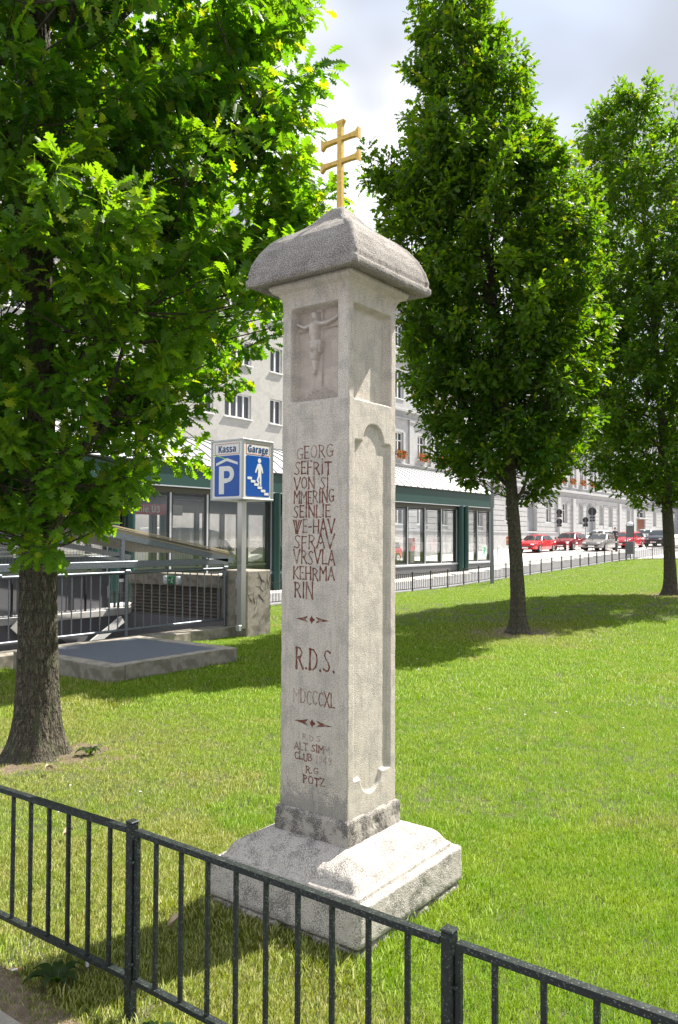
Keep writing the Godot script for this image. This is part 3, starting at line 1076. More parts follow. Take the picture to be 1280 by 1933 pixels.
# ---------------------------------------------------------------- garage stairs
func stairs() -> void:
	var gy := -0.20
	# concrete block with the wall that ends the stairwell
	var t := thing("stairwell_wall", "weathered concrete block and louvred end wall of the sunken garage stairs", "wall")
	var mb := MB.new()
	mb.box(Vector3(-8.80, gy + 0.60, -8.55), Vector3(0.72, 1.42, 0.70), 0.02)
	part(t, "block", mb, M.concrete)
	mb = MB.new()
	mb.box(Vector3(-10.68, 0.86, -8.42), Vector3(3.04, 0.26, 0.40), 0.01)
	part(t, "beam", mb, M.concrete)
	mb = MB.new()
	mb.box(Vector3(-10.68, -1.50, -8.42), Vector3(3.04, 3.14, 0.36))
	part(t, "lower_wall", mb, M.granite)
	mb = MB.new()
	mb.box(Vector3(-10.68, 0.42, -8.58), Vector3(3.0, 0.62, 0.06))
	part(t, "louvre_back", mb, M.louvre)
	for i in 9:
		mb = MB.new()
		mb.box(Vector3(-10.68, 0.125 + i * 0.073, -8.36), Vector3(3.0, 0.012, 0.16), 0.0, Basis(Vector3.RIGHT, 0.75))
		part(t, "louvre", mb, M.louvre)
	# handle bar on the block
	mb = MB.new()
	mb.tube(PackedVector3Array([Vector3(-9.12, 0.95, -8.19), Vector3(-9.12, 0.97, -8.12), Vector3(-9.12, 0.90, -8.11), Vector3(-9.12, 0.18, -8.11), Vector3(-9.12, 0.12, -8.12), Vector3(-9.12, 0.14, -8.19)]), PackedFloat32Array([.014, .014, .014, .014, .014, .014]), 8)
	part(t, "handle", mb, M.galv)
	# withered creeper stems on the block
	mb = MB.new()
	rng.seed = 5
	for i in 18:
		var q := Vector3(-8.438, rng.randf_range(0.0, 0.9), rng.randf_range(-8.85, -8.25))
		var pts := PackedVector3Array([q])
		var rad := PackedFloat32Array([0.0032])
		var dir := Vector3(0, rng.randf_range(-0.2, 1.0), rng.randf_range(-1, 1)).normalized()
		for k in 5:
			dir = (dir + Vector3(0, rng.randf_range(-0.5, 0.5), rng.randf_range(-0.5, 0.5))).normalized()
			q += dir * 0.05
			q.y = minf(q.y, 1.06)
			q.z = clampf(q.z, -8.88, -8.22)
			pts.append(q)
			rad.append(0.0032 - k * 0.0005)
		mb.tube(pts, rad, 4, false)
	part(t, "creeper", mb, M.twig).set_meta("kind", "stuff")
	# emergency lamp
	t = thing("escape_sign", "small green emergency exit lamp above the louvres", "exit sign")
	mb = MB.new()
	mb.box(Vector3(-10.62, 0.85, -8.19), Vector3(0.30, 0.17, 0.06), 0.01)
	part(t, "plate", mb, mat(lin(0.01, 0.22, 0.07), 0.4))
	for s in [-1.0, 1.0]:
		mb = MB.new()
		mb.lathe(PackedVector2Array([Vector2(0.0, -0.09), Vector2(0.075, -0.085), Vector2(0.08, 0.0), Vector2(0.075, 0.085), Vector2(0, 0.09)]), Vector3(-10.62 + s * 0.19, 0.85, -8.20), 12)
		part(t, "end_cap", mb, M.lamp_glass)
	mb = MB.new()
	mb.T = Transform3D(Basis(), Vector3(-10.62, 0.85, -8.158))
	mb.box(Vector3(0.03, 0.04, 0), Vector3(0.03, 0.03, 0.006))
	mb.bar(Vector3(0.03, 0.02, 0), Vector3(0.02, -0.02, 0), 0.006, 0.022)
	mb.bar(Vector3(0.02, -0.02, 0), Vector3(0.05, -0.06, 0), 0.006, 0.014)
	mb.bar(Vector3(0.02, -0.02, 0), Vector3(-0.02, -0.05, 0), 0.006, 0.014)
	mb.bar(Vector3(-0.10, 0.0, 0), Vector3(-0.02, 0.0, 0), 0.006, 0.014)
	part(t, "running_figure", mb, M.white)
	# far parapet of the stairwell with grey panels
	t = thing("stair_parapet", "far parapet of the stairwell with dark granite panels and pale ledge", "parapet")
	mb = MB.new()
	mb.box(Vector3(-12.30, -1.55, -3.2), Vector3(0.24, 3.16, 10.2))
	part(t, "pit_wall", mb, M.granite)
	mb = MB.new()
	mb.box(Vector3(-12.26, 0.10, -3.2), Vector3(0.34, 0.14, 10.2), 0.01)
	part(t, "ledge", mb, M.paving)
	for i in 9:
		mb = MB.new()
		mb.box(Vector3(-12.32, 0.56, -7.3 + i * 1.12), Vector3(0.06, 0.72, 1.09), 0.004)
		part(t, "panel", mb, M.granite)
	mb = MB.new()
	mb.box(Vector3(-12.32, 0.955, -3.2), Vector3(0.12, 0.07, 10.2), 0.01)
	part(t, "cap_rail", mb, M.paving)
	for i in 12:
		mb = MB.new()
		mb.box(Vector3(-12.20, 0.55, -8.0 + i * 0.85), Vector3(0.035, 0.78, 0.035))
		part(t, "rail_post", mb, M.dark)
	# pit floor and the flight
	t = thing("stair_flight", "concrete stairs going down inside the railed pit", "stairs")
	mb = MB.new()
	mb.box(Vector3(-10.65, -3.1, -3.2), Vector3(3.3, 0.1, 10.2))
	part(t, "landing", mb, M.concrete)
	for i in 14:
		mb = MB.new()
		mb.box(Vector3(-10.65, -0.30 - i * 0.17 - 0.6, -0.2 - i * 0.30), Vector3(3.0, 1.2, 0.296), 0.004)
		part(t, "step", mb, M.concrete)
	# pale diagonal handrail strings seen through the bars
	for q in [[-12.02, -2.0, -7.6, 0.05, -5.4], [-10.4, -2.2, -7.9, -0.1, -5.2]]:
		mb = MB.new()
		mb.bar(Vector3(q[0], q[1], q[2]), Vector3(q[0], q[3], q[4]), 0.05, 0.20)
		part(t, "string", mb, M.paving if q[0] < -11.0 else M.dark)
	mb = MB.new()
	mb.bar(Vector3(-11.2, -0.75, -6.0), Vector3(-11.2, 0.05, -7.35), 0.04, 0.16)
	part(t, "handrail", mb, M.white)
	# edge beam under the railing
	t = thing("edge_beam", "low concrete upstand along the grass under the galvanised railing", "kerb")
	mb = MB.new()
	mb.box(Vector3(-8.98, -0.86, -3.5), Vector3(0.46, 1.70, 10.4), 0.012)
	part(t, "upstand", mb, M.concrete)
	# the railing
	t = thing("stair_railing", "galvanised tube railing along the garage stairwell", "railing")
	var top := MB.new()
	top.rod(Vector3(-9.0, 1.14, 1.6), Vector3(-9.0, 1.14, -8.1), 0.030, 10)
	part(t, "top_rail", top, M.galv)
	top = MB.new()
	top.rod(Vector3(-9.0, 0.135, 1.6), Vector3(-9.0, 0.135, -8.1), 0.025, 10)
	part(t, "bottom_rail", top, M.galv)
	var z := -8.14
	while z < 1.7:
		mb = MB.new()
		mb.rod(Vector3(-9.0, -0.05, z), Vector3(-9.0, 1.13, z), 0.034, 10)
		part(t, "post", mb, M.galv)
		mb = MB.new()
		mb.box(Vector3(-9.0, 1.165, z), Vector3(0.09, 0.05, 0.11), 0.008)
		part(t, "clamp", mb, M.galv)
		for k in range(1, 13):
			if z + k * 0.185 < 1.6:
				mb = MB.new()
				mb.rod(Vector3(-9.0, 0.14, z + k * 0.185), Vector3(-9.0, 1.13, z + k * 0.185), 0.0125, 6)
				part(t, "baluster", mb, M.galv)
		z += 2.41
	# sloping grille roof over the stairs
	t = thing("stair_canopy", "sloping slatted metal cover over the garage stairs", "canopy")
	for sx in [-9.0, -12.25]:
		mb = MB.new()
		mb.box(Vector3(sx, 1.285, -3.4), Vector3(0.07, 0.12, 9.6), 0.006)
		part(t, "beam", mb, M.galv)
		mb = MB.new()
		mb.bar(Vector3(sx, 1.30, -8.35), Vector3(sx, 2.75, 0.0), 0.07, 0.11)
		part(t, "rafter", mb, M.galv)
		for pz in [-5.62, -2.6, 0.2]:
			mb = MB.new()
			var hh: float = 1.30 + (pz + 8.35) * 0.1737
			mb.box(Vector3(sx, (1.345 + hh) * 0.5, pz), Vector3(0.065, hh - 1.345, 0.075), 0.005)
			part(t, "stanchion", mb, M.galv)
	for k in 16:
		mb = MB.new()
		var xx := -9.10 - k * 0.20
		var up := 0.11 if k < 1 else 0.14
		mb.bar(Vector3(xx, 1.30 + up, -8.35), Vector3(xx, 2.75 + up, 0.0), 0.11, 0.035)
		part(t, "roof_slat", mb, M.slat)
	for k in 3:
		mb = MB.new()
		mb.bar(Vector3(-9.07 - 0.03 * k, 1.385 + 0.045 * k, -8.35), Vector3(-9.07 - 0.03 * k, 2.835 + 0.045 * k, 0.0), 0.03, 0.026)
		part(t, "edge_slat", mb, M.edge_slat)
	mb = MB.new()
	for k in 130:
		var zz := -7.9 + k * 0.06
		var hh := 1.25 + (zz + 8.35) * 0.1737
		if hh > 1.36:
			mb.rod(Vector3(-9.03, 1.33, zz), Vector3(-9.03, hh, zz), 0.0035, 4)
	var w := part(t, "wire_mesh", mb, M.galv)
	w.set_meta("kind", "stuff")
	for k in 12:
		mb = MB.new()
		var yy := 1.38 + k * 0.085
		var z0 := -8.35 + (yy - 1.22) / 0.1737
		if z0 < 0.0:
			mb.bar(Vector3(-12.22, yy, z0), Vector3(-12.22, yy, 0.2), 0.012, 0.028)
			part(t, "side_slat", mb, M.white)
	# steel cabinet at the far left of the railing
	t = thing("steel_panel", "plain light grey steel panel at the left end of the stair railing", "panel")
	mb = MB.new()
	mb.box(Vector3(-9.1, 1.75, 2.0), Vector3(0.12, 1.2, 2.2), 0.01)
	part(t, "sheet", mb, M.alu)
	mb = MB.new()
	mb.box(Vector3(-9.1, 0.5, 2.0), Vector3(0.10, 1.35, 0.10), 0.01)
	part(t, "leg", mb, M.alu)
	# vent grating on its concrete plinth
	t = thing("vent_grating", "flat steel grating on a low concrete plinth in the grass", "grating")
	var g0 := -0.36
	var gt := 0.075
	var x0 := -8.56
	var x1 := -6.22
	var z0 := -5.66
	var z1 := -3.33
	for q in [[(x0 + x1) * 0.5, z1 - 0.11, x1 - x0, 0.22], [(x0 + x1) * 0.5, z0 + 0.11, x1 - x0, 0.22]]:
		mb = MB.new()
		mb.box(Vector3(q[0], (g0 + gt) * 0.5, q[1]), Vector3(q[2], gt - g0, q[3]), 0.012)
		part(t, "curb", mb, M.concrete)
	for q in [x0 + 0.09, x1 - 0.09]:
		mb = MB.new()
		mb.box(Vector3(q, (g0 + gt) * 0.5 - 0.001, (z0 + z1) * 0.5), Vector3(0.18, gt - g0 - 0.002, z1 - z0 - 0.44))
		part(t, "curb", mb, M.concrete)
	mb = MB.new()
	mb.box(Vector3((x0 + x1) * 0.5, -0.33, (z0 + z1) * 0.5), Vector3(x1 - x0 - 0.36, 0.05, z1 - z0 - 0.44))
	part(t, "shaft_floor", mb, M.dark)
	var n := 66
	for k in n + 1:
		mb = MB.new()
		mb.box(Vector3(lerpf(x0 + 0.19, x1 - 0.19, float(k) / n), gt - 0.020, (z0 + z1) * 0.5), Vector3(0.006, 0.034, z1 - z0 - 0.45))
		part(t, "bearing_bar", mb, M.grate)
	for k in 46:
		mb = MB.new()
		mb.box(Vector3((x0 + x1) * 0.5, gt - 0.010, lerpf(z0 + 0.24, z1 - 0.24, k / 45.0)), Vector3(x1 - x0 - 0.36, 0.012, 0.012))
		part(t, "cross_bar", mb, M.grate)

func short_fence() -> void:
	var t := thing("corner_fence", "short length of low black bar fence left of the big oak trunk", "fence")
	var z := -3.0
	for k in 4:
		var a := Vector3(-8.55, ground(-8.55, z), z + k * 1.35)
		var mb := MB.new()
		mb.box(a + Vector3(0, 0.33, 0), Vector3(0.04, 0.72, 0.04), 0.003)
		part(t, "post", mb, M.rail_far)
		if k < 3:
			for h in [0.68, 0.06]:
				mb = MB.new()
				mb.bar(a + Vector3(0, h, 0), a + Vector3(0, h, 1.35), 0.028, 0.02)
				part(t, "rail", mb, M.rail_far)
			for i in range(1, 10):
				mb = MB.new()
				mb.box(a + Vector3(0, 0.37, i * 0.135), Vector3(0.014, 0.60, 0.014))
				part(t, "bar", mb, M.rail_far)

# ---------------------------------------------------------------- parking sign
func text_part(t: Node3D, s: String, size: float, m: Material, at: Transform3D, font: SystemFont, depth := 0.004, stretch := 1.0) -> void:
	var tm := TextMesh.new()
	tm.text = s
	tm.font = font
	tm.font_size = 64
	tm.pixel_size = size / 64.0
	tm.depth = depth
	tm.material = m
	var o := MeshInstance3D.new()
	o.name = "lettering"
	o.mesh = tm
	o.transform = at * Transform3D(Basis().scaled(Vector3(stretch, 1, 1)), Vector3.ZERO)
	t.add_child(o, true)

func rounded(x0: float, y0: float, x1: float, y1: float, r: float) -> PackedVector2Array:
	var o := PackedVector2Array()
	for c in [[x1 - r, y0 + r, -0.5], [x1 - r, y1 - r, 0.0], [x0 + r, y1 - r, 0.5], [x0 + r, y0 + r, 1.0]]:
		for k in 6:
			var a: float = PI * (c[2] + 0.5 * k / 5.0)
			o.append(Vector2(c[0] + cos(a) * r, c[1] + sin(a) * r))
	return o

func parking_sign() -> void:
	var t := thing("parking_sign", "square lit box sign on a steel post reading Kassa and Garage", "parking sign")
	var cx := -8.50
	var cz := -8.10
	var s := 0.86
	var y0 := 2.49
	var y1 := 3.65
	var mb := MB.new()
	mb.box(Vector3(cx, 1.24, cz), Vector3(0.13, 2.52, 0.13), 0.006)
	part(t, "post", mb, M.steel)
	for y in [0.85, 0.33]:
		mb = MB.new()
		mb.box(Vector3(cx - 0.13, y, cz - 0.055), Vector3(0.16, 0.20, 0.02), 0.003)
		part(t, "bracket", mb, M.steel)
	mb = MB.new()
	mb.box(Vector3(cx + 0.03, 0.0, cz + 0.1), Vector3(0.09, 0.11, 0.07), 0.006)
	part(t, "junction_box", mb, M.alu)
	mb = MB.new()
	mb.box(Vector3(cx, (y0 + y1) * 0.5, cz), Vector3(s - 0.02, y1 - y0 - 0.02, s - 0.02), 0.006)
	part(t, "box", mb, M.white)
	for q in [[1, 1], [1, -1], [-1, 1], [-1, -1]]:
		mb = MB.new()
		mb.box(Vector3(cx + q[0] * (s * 0.5 - 0.012), (y0 + y1) * 0.5, cz + q[1] * (s * 0.5 - 0.012)), Vector3(0.036, y1 - y0 - 0.06, 0.036), 0.004)
		part(t, "corner_strip", mb, M.alu)
	for y in [y0 + 0.012, y1 - 0.012]:
		mb = MB.new()
		mb.box(Vector3(cx, y, cz), Vector3(s + 0.014, 0.034, s + 0.014), 0.004)
		part(t, "edge_frame", mb, M.alu)
	var font := SystemFont.new()
	font.font_names = PackedStringArray(["Droid Sans"])
	font.font_weight = 700
	var navy := mat(lin(0.01, 0.05, 0.20), 0.5)
	for face in 2:
		var B := Basis(Vector3.UP, PI * 0.5 * face)
		var F := Transform3D(B, Vector3(cx, (y0 + y1) * 0.5, cz) + B * Vector3(0, 0, s * 0.5 - 0.010))
		mb = MB.new()
		mb.T = F
		for q in [[0.0, 0.505, 0.66, 0.008], [0.0, 0.305, 0.66, 0.008]]:
			mb.box(Vector3(q[0], q[1] - 0.005, 0.002), Vector3(q[2], q[3], 0.004))
		for x in [-0.326, 0.326]:
			mb.box(Vector3(x, 0.400, 0.002), Vector3(0.008, 0.200, 0.004))
		part(t, "red_border", mb, mat(lin(0.50, 0.05, 0.06), 0.5))
		mb = MB.new()
		mb.T = F
		mb.extrude(rounded(-0.335, -0.515, 0.335, 0.272, 0.035), 0.0, 0.004)
		part(t, "blue_field", mb, M.blue)
		text_part(t, "Kassa" if face == 0 else "Garage", 0.185, navy, F * Transform3D(Basis(), Vector3(0, 0.400, 0.003)), font, 0.004, 0.98 if face == 0 else 0.92)
		mb = MB.new()
		mb.T = F
		if face == 0:
			mb.extrude(PackedVector2Array([Vector2(-0.29, 0.085), Vector2(-0.29, 0.135), Vector2(0.0, 0.225), Vector2(0.29, 0.135), Vector2(0.29, 0.085), Vector2(0.0, 0.17)]), 0.004, 0.008)
			var P := PackedVector2Array([Vector2(-0.21, -0.47), Vector2(-0.075, -0.47), Vector2(-0.075, -0.26), Vector2(0.03, -0.25)])
			for k in 13:
				var a := -PI * 0.5 + PI * k / 12.0
				P.append(Vector2(0.03 + cos(a) * 0.165, -0.085 + sin(a) * 0.155))
			P.append(Vector2(-0.21, 0.07))
			mb.extrude(P, 0.004, 0.008)
			var hole := MB.new()
			hole.T = F
			var H := PackedVector2Array([Vector2(-0.075, -0.165), Vector2(0.02, -0.165)])
			for k in 9:
				var a := -PI * 0.5 + PI * k / 8.0
				H.append(Vector2(0.02 + cos(a) * 0.065, -0.095 + sin(a) * 0.07))
			H.append(Vector2(-0.075, -0.025))
			hole.extrude(H, 0.0075, 0.0095)
			part(t, "letter_counter", hole, M.blue)
			part(t, "parking_symbol", mb, M.white)
		else:
			var head := PackedVector2Array()
			for k in 18:
				head.append(Vector2(0.035, 0.185) + Vector2(cos(TAU * k / 18), sin(TAU * k / 18)) * 0.047)
			mb.extrude(head, 0.004, 0.008)
			mb.extrude(PackedVector2Array([Vector2(-0.005, -0.10), Vector2(0.085, -0.10), Vector2(0.095, 0.05), Vector2(0.09, 0.115), Vector2(0.05, 0.13), Vector2(-0.01, 0.125), Vector2(-0.03, 0.09), Vector2(0.0, 0.02)]), 0.004, 0.008)
			mb.extrude(PackedVector2Array([Vector2(-0.03, 0.09), Vector2(-0.09, -0.04), Vector2(-0.075, -0.06), Vector2(-0.055, -0.05), Vector2(0.005, 0.06)]), 0.004, 0.0082)
			mb.extrude(PackedVector2Array([Vector2(0.09, 0.10), Vector2(0.085, 0.03), Vector2(0.125, -0.06), Vector2(0.145, -0.05), Vector2(0.12, 0.05)]), 0.004, 0.0084)
			mb.extrude(PackedVector2Array([Vector2(0.04, -0.10), Vector2(0.05, -0.30), Vector2(0.09, -0.30), Vector2(0.088, -0.10)]), 0.004, 0.0083)
			mb.extrude(PackedVector2Array([Vector2(0.0, -0.10), Vector2(-0.045, -0.20), Vector2(0.02, -0.27), Vector2(0.04, -0.245), Vector2(0.005, -0.195), Vector2(0.05, -0.10)]), 0.004, 0.0081)
			var st := PackedVector2Array()
			for k in 6:
				st.append(Vector2(-0.29 + k * 0.095, -0.135 - k * 0.058))
				st.append(Vector2(-0.18 + k * 0.095, -0.135 - k * 0.058))
			for k in 6:
				var kk := 5 - k
				st.append(Vector2(-0.18 + kk * 0.095 + 0.0, -0.185 - kk * 0.058))
				st.append(Vector2(-0.29 + kk * 0.095 + 0.0, -0.185 - kk * 0.058))
			for k in 6:
				mb.box(Vector3(-0.235 + k * 0.095, -0.165 - k * 0.058, 0.0062), Vector3(0.125, 0.05, 0.004))
			part(t, "stairs_symbol", mb, M.white)

# ---------------------------------------------------------------- station pavilion
func pavilion() -> void:
	var t := thing("station_pavilion", "glazed station entrance hall with dark green fascia and white curved metal roof", "pavilion")
	var X := -18.1
	var XB := -25.0
	var z0 := -4.9
	var z1 := -38.45
	var gy := -0.30
	var mb := MB.new()
	mb.box(Vector3((X + XB) * 0.5, -0.27, (z0 + z1) * 0.5), Vector3(X - XB + 0.1, 0.16, z0 - z1))
	part(t, "floor", mb, M.plinth)
	for xx in [X, XB]:
		var s: float = 1.0 if xx == X else -1.0
		mb = MB.new()
		mb.box(Vector3(xx, 0.03, (z0 + z1) * 0.5), Vector3(0.16, 0.62, z0 - z1), 0.01)
		part(t, "plinth", mb, M.plinth)
		mb = MB.new()
		mb.box(Vector3(xx + s * 0.02, 0.40, (z0 + z1) * 0.5), Vector3(0.20, 0.10, z0 - z1), 0.01)
		part(t, "sill", mb, M.mullion)
		mb = MB.new()
		mb.box(Vector3(xx + s * 0.13, 3.84, (z0 + z1) * 0.5), Vector3(0.20, 0.72, z0 - z1 + 0.2), 0.01)
		part(t, "fascia", mb, M.green)
		mb = MB.new()
		mb.box(Vector3(xx + s * 0.20, 3.465, (z0 + z1) * 0.5), Vector3(0.08, 0.035, z0 - z1 + 0.2))
		part(t, "drip_edge", mb, M.mullion)
		mb = MB.new()
		mb.box(Vector3(xx, 3.36, (z0 + z1) * 0.5), Vector3(0.12, 0.20, z0 - z1))
		part(t, "head_rail", mb, M.frame)
	mb = MB.new()
	mb.box(Vector3(XB + 0.12, 3.08, (z0 + z1) * 0.5), Vector3(0.10, 0.44, z0 - z1 - 0.3))
	part(t, "lintel_panel", mb, M.frame)
	# end walls
	for zz in [z0, z1]:
		mb = MB.new()
		mb.box(Vector3((X + XB) * 0.5, 3.84, zz + (0.1 if zz == z0 else -0.1)), Vector3(X - XB, 0.72, 0.16))
		part(t, "fascia", mb, M.green)
		mb = MB.new()
		mb.box(Vector3((X + XB) * 0.5, 0.05, zz), Vector3(X - XB, 0.6, 0.14))
		part(t, "plinth", mb, M.plinth)
		for k in 4:
			mb = MB.new()
			mb.box(Vector3(lerpf(X, XB, k / 3.0), 1.9, zz), Vector3(0.10, 3.1, 0.10), 0.005)
			part(t, "mullion", mb, M.frame)
		for k in 3:
			mb = MB.new()
			mb.box(Vector3(lerpf(X, XB, (k + 0.5) / 3.0), 1.88, zz), Vector3(2.15, 2.9, 0.012))
			part(t, "pane", mb, M.glass)
	# paired green columns with the bays of glass between them
	var pairs := [-5.3, -12.5, -20.05, -27.45, -34.85]
	for pz in pairs:
		for xx in [X, XB]:
			var s: float = 1.0 if xx == X else -1.0
			for d in [-0.30, 0.30]:
				if pz + d > z0 - 0.05:
					continue
				mb = MB.new()
				mb.rod(Vector3(xx + s * 0.19, gy - 0.1, pz + d), Vector3(xx + s * 0.19, 3.47, pz + d), 0.165, 18)
				part(t, "column", mb, M.green_col)
	var bays := [[-5.7, -12.1, 3], [-12.9, -19.65, 4], [-20.5, -27.05, 4], [-27.85, -34.45, 4], [-35.25, -38.4, 2]]
	for xx in [X, XB]:
		var s: float = 1.0 if xx == X else -1.0
		for b in bays:
			for k in b[2] + 1:
				var z := lerpf(b[0], b[1], float(k) / b[2])
				mb = MB.new()
				mb.box(Vector3(xx - s * 0.10, 1.86, z), Vector3(0.16, 2.9, 0.12), 0.006)
				part(t, "post", mb, M.frame)
				mb = MB.new()
				mb.box(Vector3(xx + s * 0.015, 1.88, z), Vector3(0.06, 2.95, 0.075), 0.006)
				part(t, "mullion", mb, M.mullion)
				mb = MB.new()
				mb.box(Vector3(xx - s * 0.01, 1.88, z), Vector3(0.06, 2.95, 0.24), 0.006)
				part(t, "gasket", mb, M.dark)
				if k < b[2]:
					var zb := lerpf(b[0], b[1], float(k + 1) / b[2])
					mb = MB.new()
					mb.box(Vector3(xx, 1.86, (z + zb) * 0.5), Vector3(0.012, 2.82, absf(zb - z) - 0.17))
					part(t, "pane", mb, M.glass)
					for yy in [0.50, 3.20]:
						mb = MB.new()
						mb.box(Vector3(xx, yy, (z + zb) * 0.5), Vector3(0.05, 0.07, absf(zb - z) - 0.17))
						part(t, "bar", mb, M.dark)
	# curved roof of standing-seam sheets
	var xc := -22.0
	var R := 6.08
	var yc := 5.75 - R
	var arc := PackedVector2Array()
	for k in 25:
		var a := lerpf(asin(4.05 / R), asin(-4.05 / R), k / 24.0)
		arc.append(Vector2(xc + sin(a) * R, yc + cos(a) * R))
	var p := PackedVector3Array()
	for k in 25:
		for e in 2:
			p.append(Vector3(arc[k].x, arc[k].y, z0 + 0.25 if e == 0 else z1 - 0.25))
	# columns run from +z to -z, rows from the front eaves over the top
	mb = MB.new()
	mb.grid(p, 2, 25)
	part(t, "roof", mb, M.roof)
	mb = MB.new()
	for e in 2:
		var poly := PackedVector2Array()
		for k in 25:
			poly.append(Vector2(arc[k].x, arc[k].y - 0.01))
		var zz := z0 if e == 0 else z1
		mb.T = Transform3D(Basis(), Vector3(0, 0, zz))
		mb.extrude(poly, -0.08, 0.08)
	part(t, "gable", mb, M.roof)
	var seams := 0
	var z := z0 - 0.1
	while z > z1:
		mb = MB.new()
		for k in 24:
			var a := Vector3(arc[k].x, arc[k].y + 0.008, z)
			var b := Vector3(arc[k + 1].x, arc[k + 1].y + 0.008, z)
			mb.bar(a, b, 0.07, 0.045)
		part(t, "seam", mb, M.seam)
		z -= 0.62
	mb = MB.new()
	mb.box(Vector3(-17.86, 4.22, (z0 + z1) * 0.5), Vector3(0.14, 0.05, z0 - z1 + 0.5))
	part(t, "gutter", mb, M.dark)
	# ceiling beams
	for k in 17:
		mb = MB.new()
		mb.box(Vector3((X + XB) * 0.5, 3.62, -6.5 - k * 1.95), Vector3(X - XB, 0.22, 0.12))
		part(t, "ceiling_beam", mb, M.frame)
	mb = MB.new()
	mb.box(Vector3((X + XB) * 0.5, 3.80, (z0 + z1) * 0.5), Vector3(X - XB - 0.1, 0.06, z0 - z1 - 0.2))
	part(t, "ceiling", mb, M.plinth)
	# green letter on the glass
	mb = MB.new()
	mb.box(Vector3(X + 0.010, 1.02, -37.75), Vector3(0.004, 0.60, 0.55))
	part(t, "sticker", mb, mat(lin(0.55, 0.66, 0.60), 0.5))
	var font := SystemFont.new()
	font.font_names = PackedStringArray(["Droid Sans"])
	font.font_weight = 700
	text_part(t, "P", 0.55, mat(lin(0.02, 0.30, 0.14), 0.5), Transform3D(Basis(Vector3.UP, PI * 0.5), Vector3(X + 0.014, 1.03, -37.75)), font)
	# red sign hung inside
	t = thing("line_sign", "red hanging line sign with pale end panel inside the glass hall", "sign")
	mb = MB.new()
	mb.box(Vector3(-21.0, 2.79, -15.4), Vector3(0.14, 0.40, 3.1), 0.01)
	part(t, "red_panel", mb, M.red)
	mb = MB.new()
	mb.box(Vector3(-21.0, 2.79, -17.32), Vector3(0.14, 0.40, 0.72), 0.01)
	part(t, "grey_panel", mb, mat(lin(0.42, 0.44, 0.40), 0.5))
	for zz in [-14.2, -17.3]:
		mb = MB.new()
		mb.rod(Vector3(-21.0, 2.98, zz), Vector3(-21.0, 3.78, zz), 0.02, 6)
		part(t, "hanger", mb, M.dark)
	text_part(t, "Linie U3", 0.34, M.white, Transform3D(Basis(Vector3.UP, PI * 0.5), Vector3(-20.925, 2.79, -15.9)), font)
	# red machine inside at the right end
	t = thing("ticket_validator", "red and grey machine standing in the right end of the glass hall", "ticket machine", Vector3(-22.6, -0.19, -37.0))
	mb = MB.new()
	mb.box(Vector3(0, 1.55, 0), Vector3(0.4, 0.75, 0.55), 0.02)
	part(t, "cabinet", mb, M.red)
	mb = MB.new()
	mb.box(Vector3(0, 0.82, 0), Vector3(0.36, 0.68, 0.5), 0.02)
	part(t, "lower_cabinet", mb, mat(lin(0.2, 0.2, 0.21), 0.5))
	mb = MB.new()
	mb.box(Vector3(0, 0.24, 0), Vector3(0.34, 0.48, 0.3), 0.02)
	part(t, "foot", mb, M.red)
	mb = MB.new()
	mb.box(Vector3(0.203, 1.62, 0), Vector3(0.008, 0.30, 0.34))
	part(t, "display", mb, M.curtain)

# ---------------------------------------------------------------- street fronts
# wall in the plane x = const with rectangular openings [z0 (greater), y0, z1, y1] and reveals
func wall(mb: MB, x: float, za: float, zb: float, ya: float, yb: float, holes: Array, depth: float) -> void:
	var zs := [za, zb]
	var ys := [ya, yb]
	for h in holes:
		zs.append_array([h[0], h[2]])
		ys.append_array([h[1], h[3]])
	zs.sort()
	ys.sort()
	for i in zs.size() - 1:
		if zs[i + 1] - zs[i] < 0.001:
			continue
		var zc: float = (zs[i] + zs[i + 1]) * 0.5
		var start := -1.0e9
		var last := 0.0
		for j in ys.size() - 1:
			if ys[j + 1] - ys[j] < 0.001:
				continue
			var yc: float = (ys[j] + ys[j + 1]) * 0.5
			var open := false
			for h in holes:
				if zc < h[0] and zc > h[2] and yc > h[1] and yc < h[3]:
					open = true
					break
			if not open and start < -1.0e8:
				start = ys[j]
			if open and start > -1.0e8:
				mb.quad(Vector3(x, start, zs[i + 1]), Vector3(x, start, zs[i]), Vector3(x, ys[j], zs[i]), Vector3(x, ys[j], zs[i + 1]))
				start = -1.0e9
			last = ys[j + 1]
		if start > -1.0e8:
			mb.quad(Vector3(x, start, zs[i + 1]), Vector3(x, start, zs[i]), Vector3(x, last, zs[i]), Vector3(x, last, zs[i + 1]))
	for h in holes:
		var a := Vector3(x, h[1], h[0])
		var b := Vector3(x, h[1], h[2])
		var c := Vector3(x, h[3], h[2])
		var d := Vector3(x, h[3], h[0])
		var o := Vector3(-depth, 0, 0)
		mb.quad(a, b, b + o, a + o)
		mb.quad(d + o, c + o, c, d)
		mb.quad(a + o, d + o, d, a)
		mb.quad(b, c, c + o, b + o)

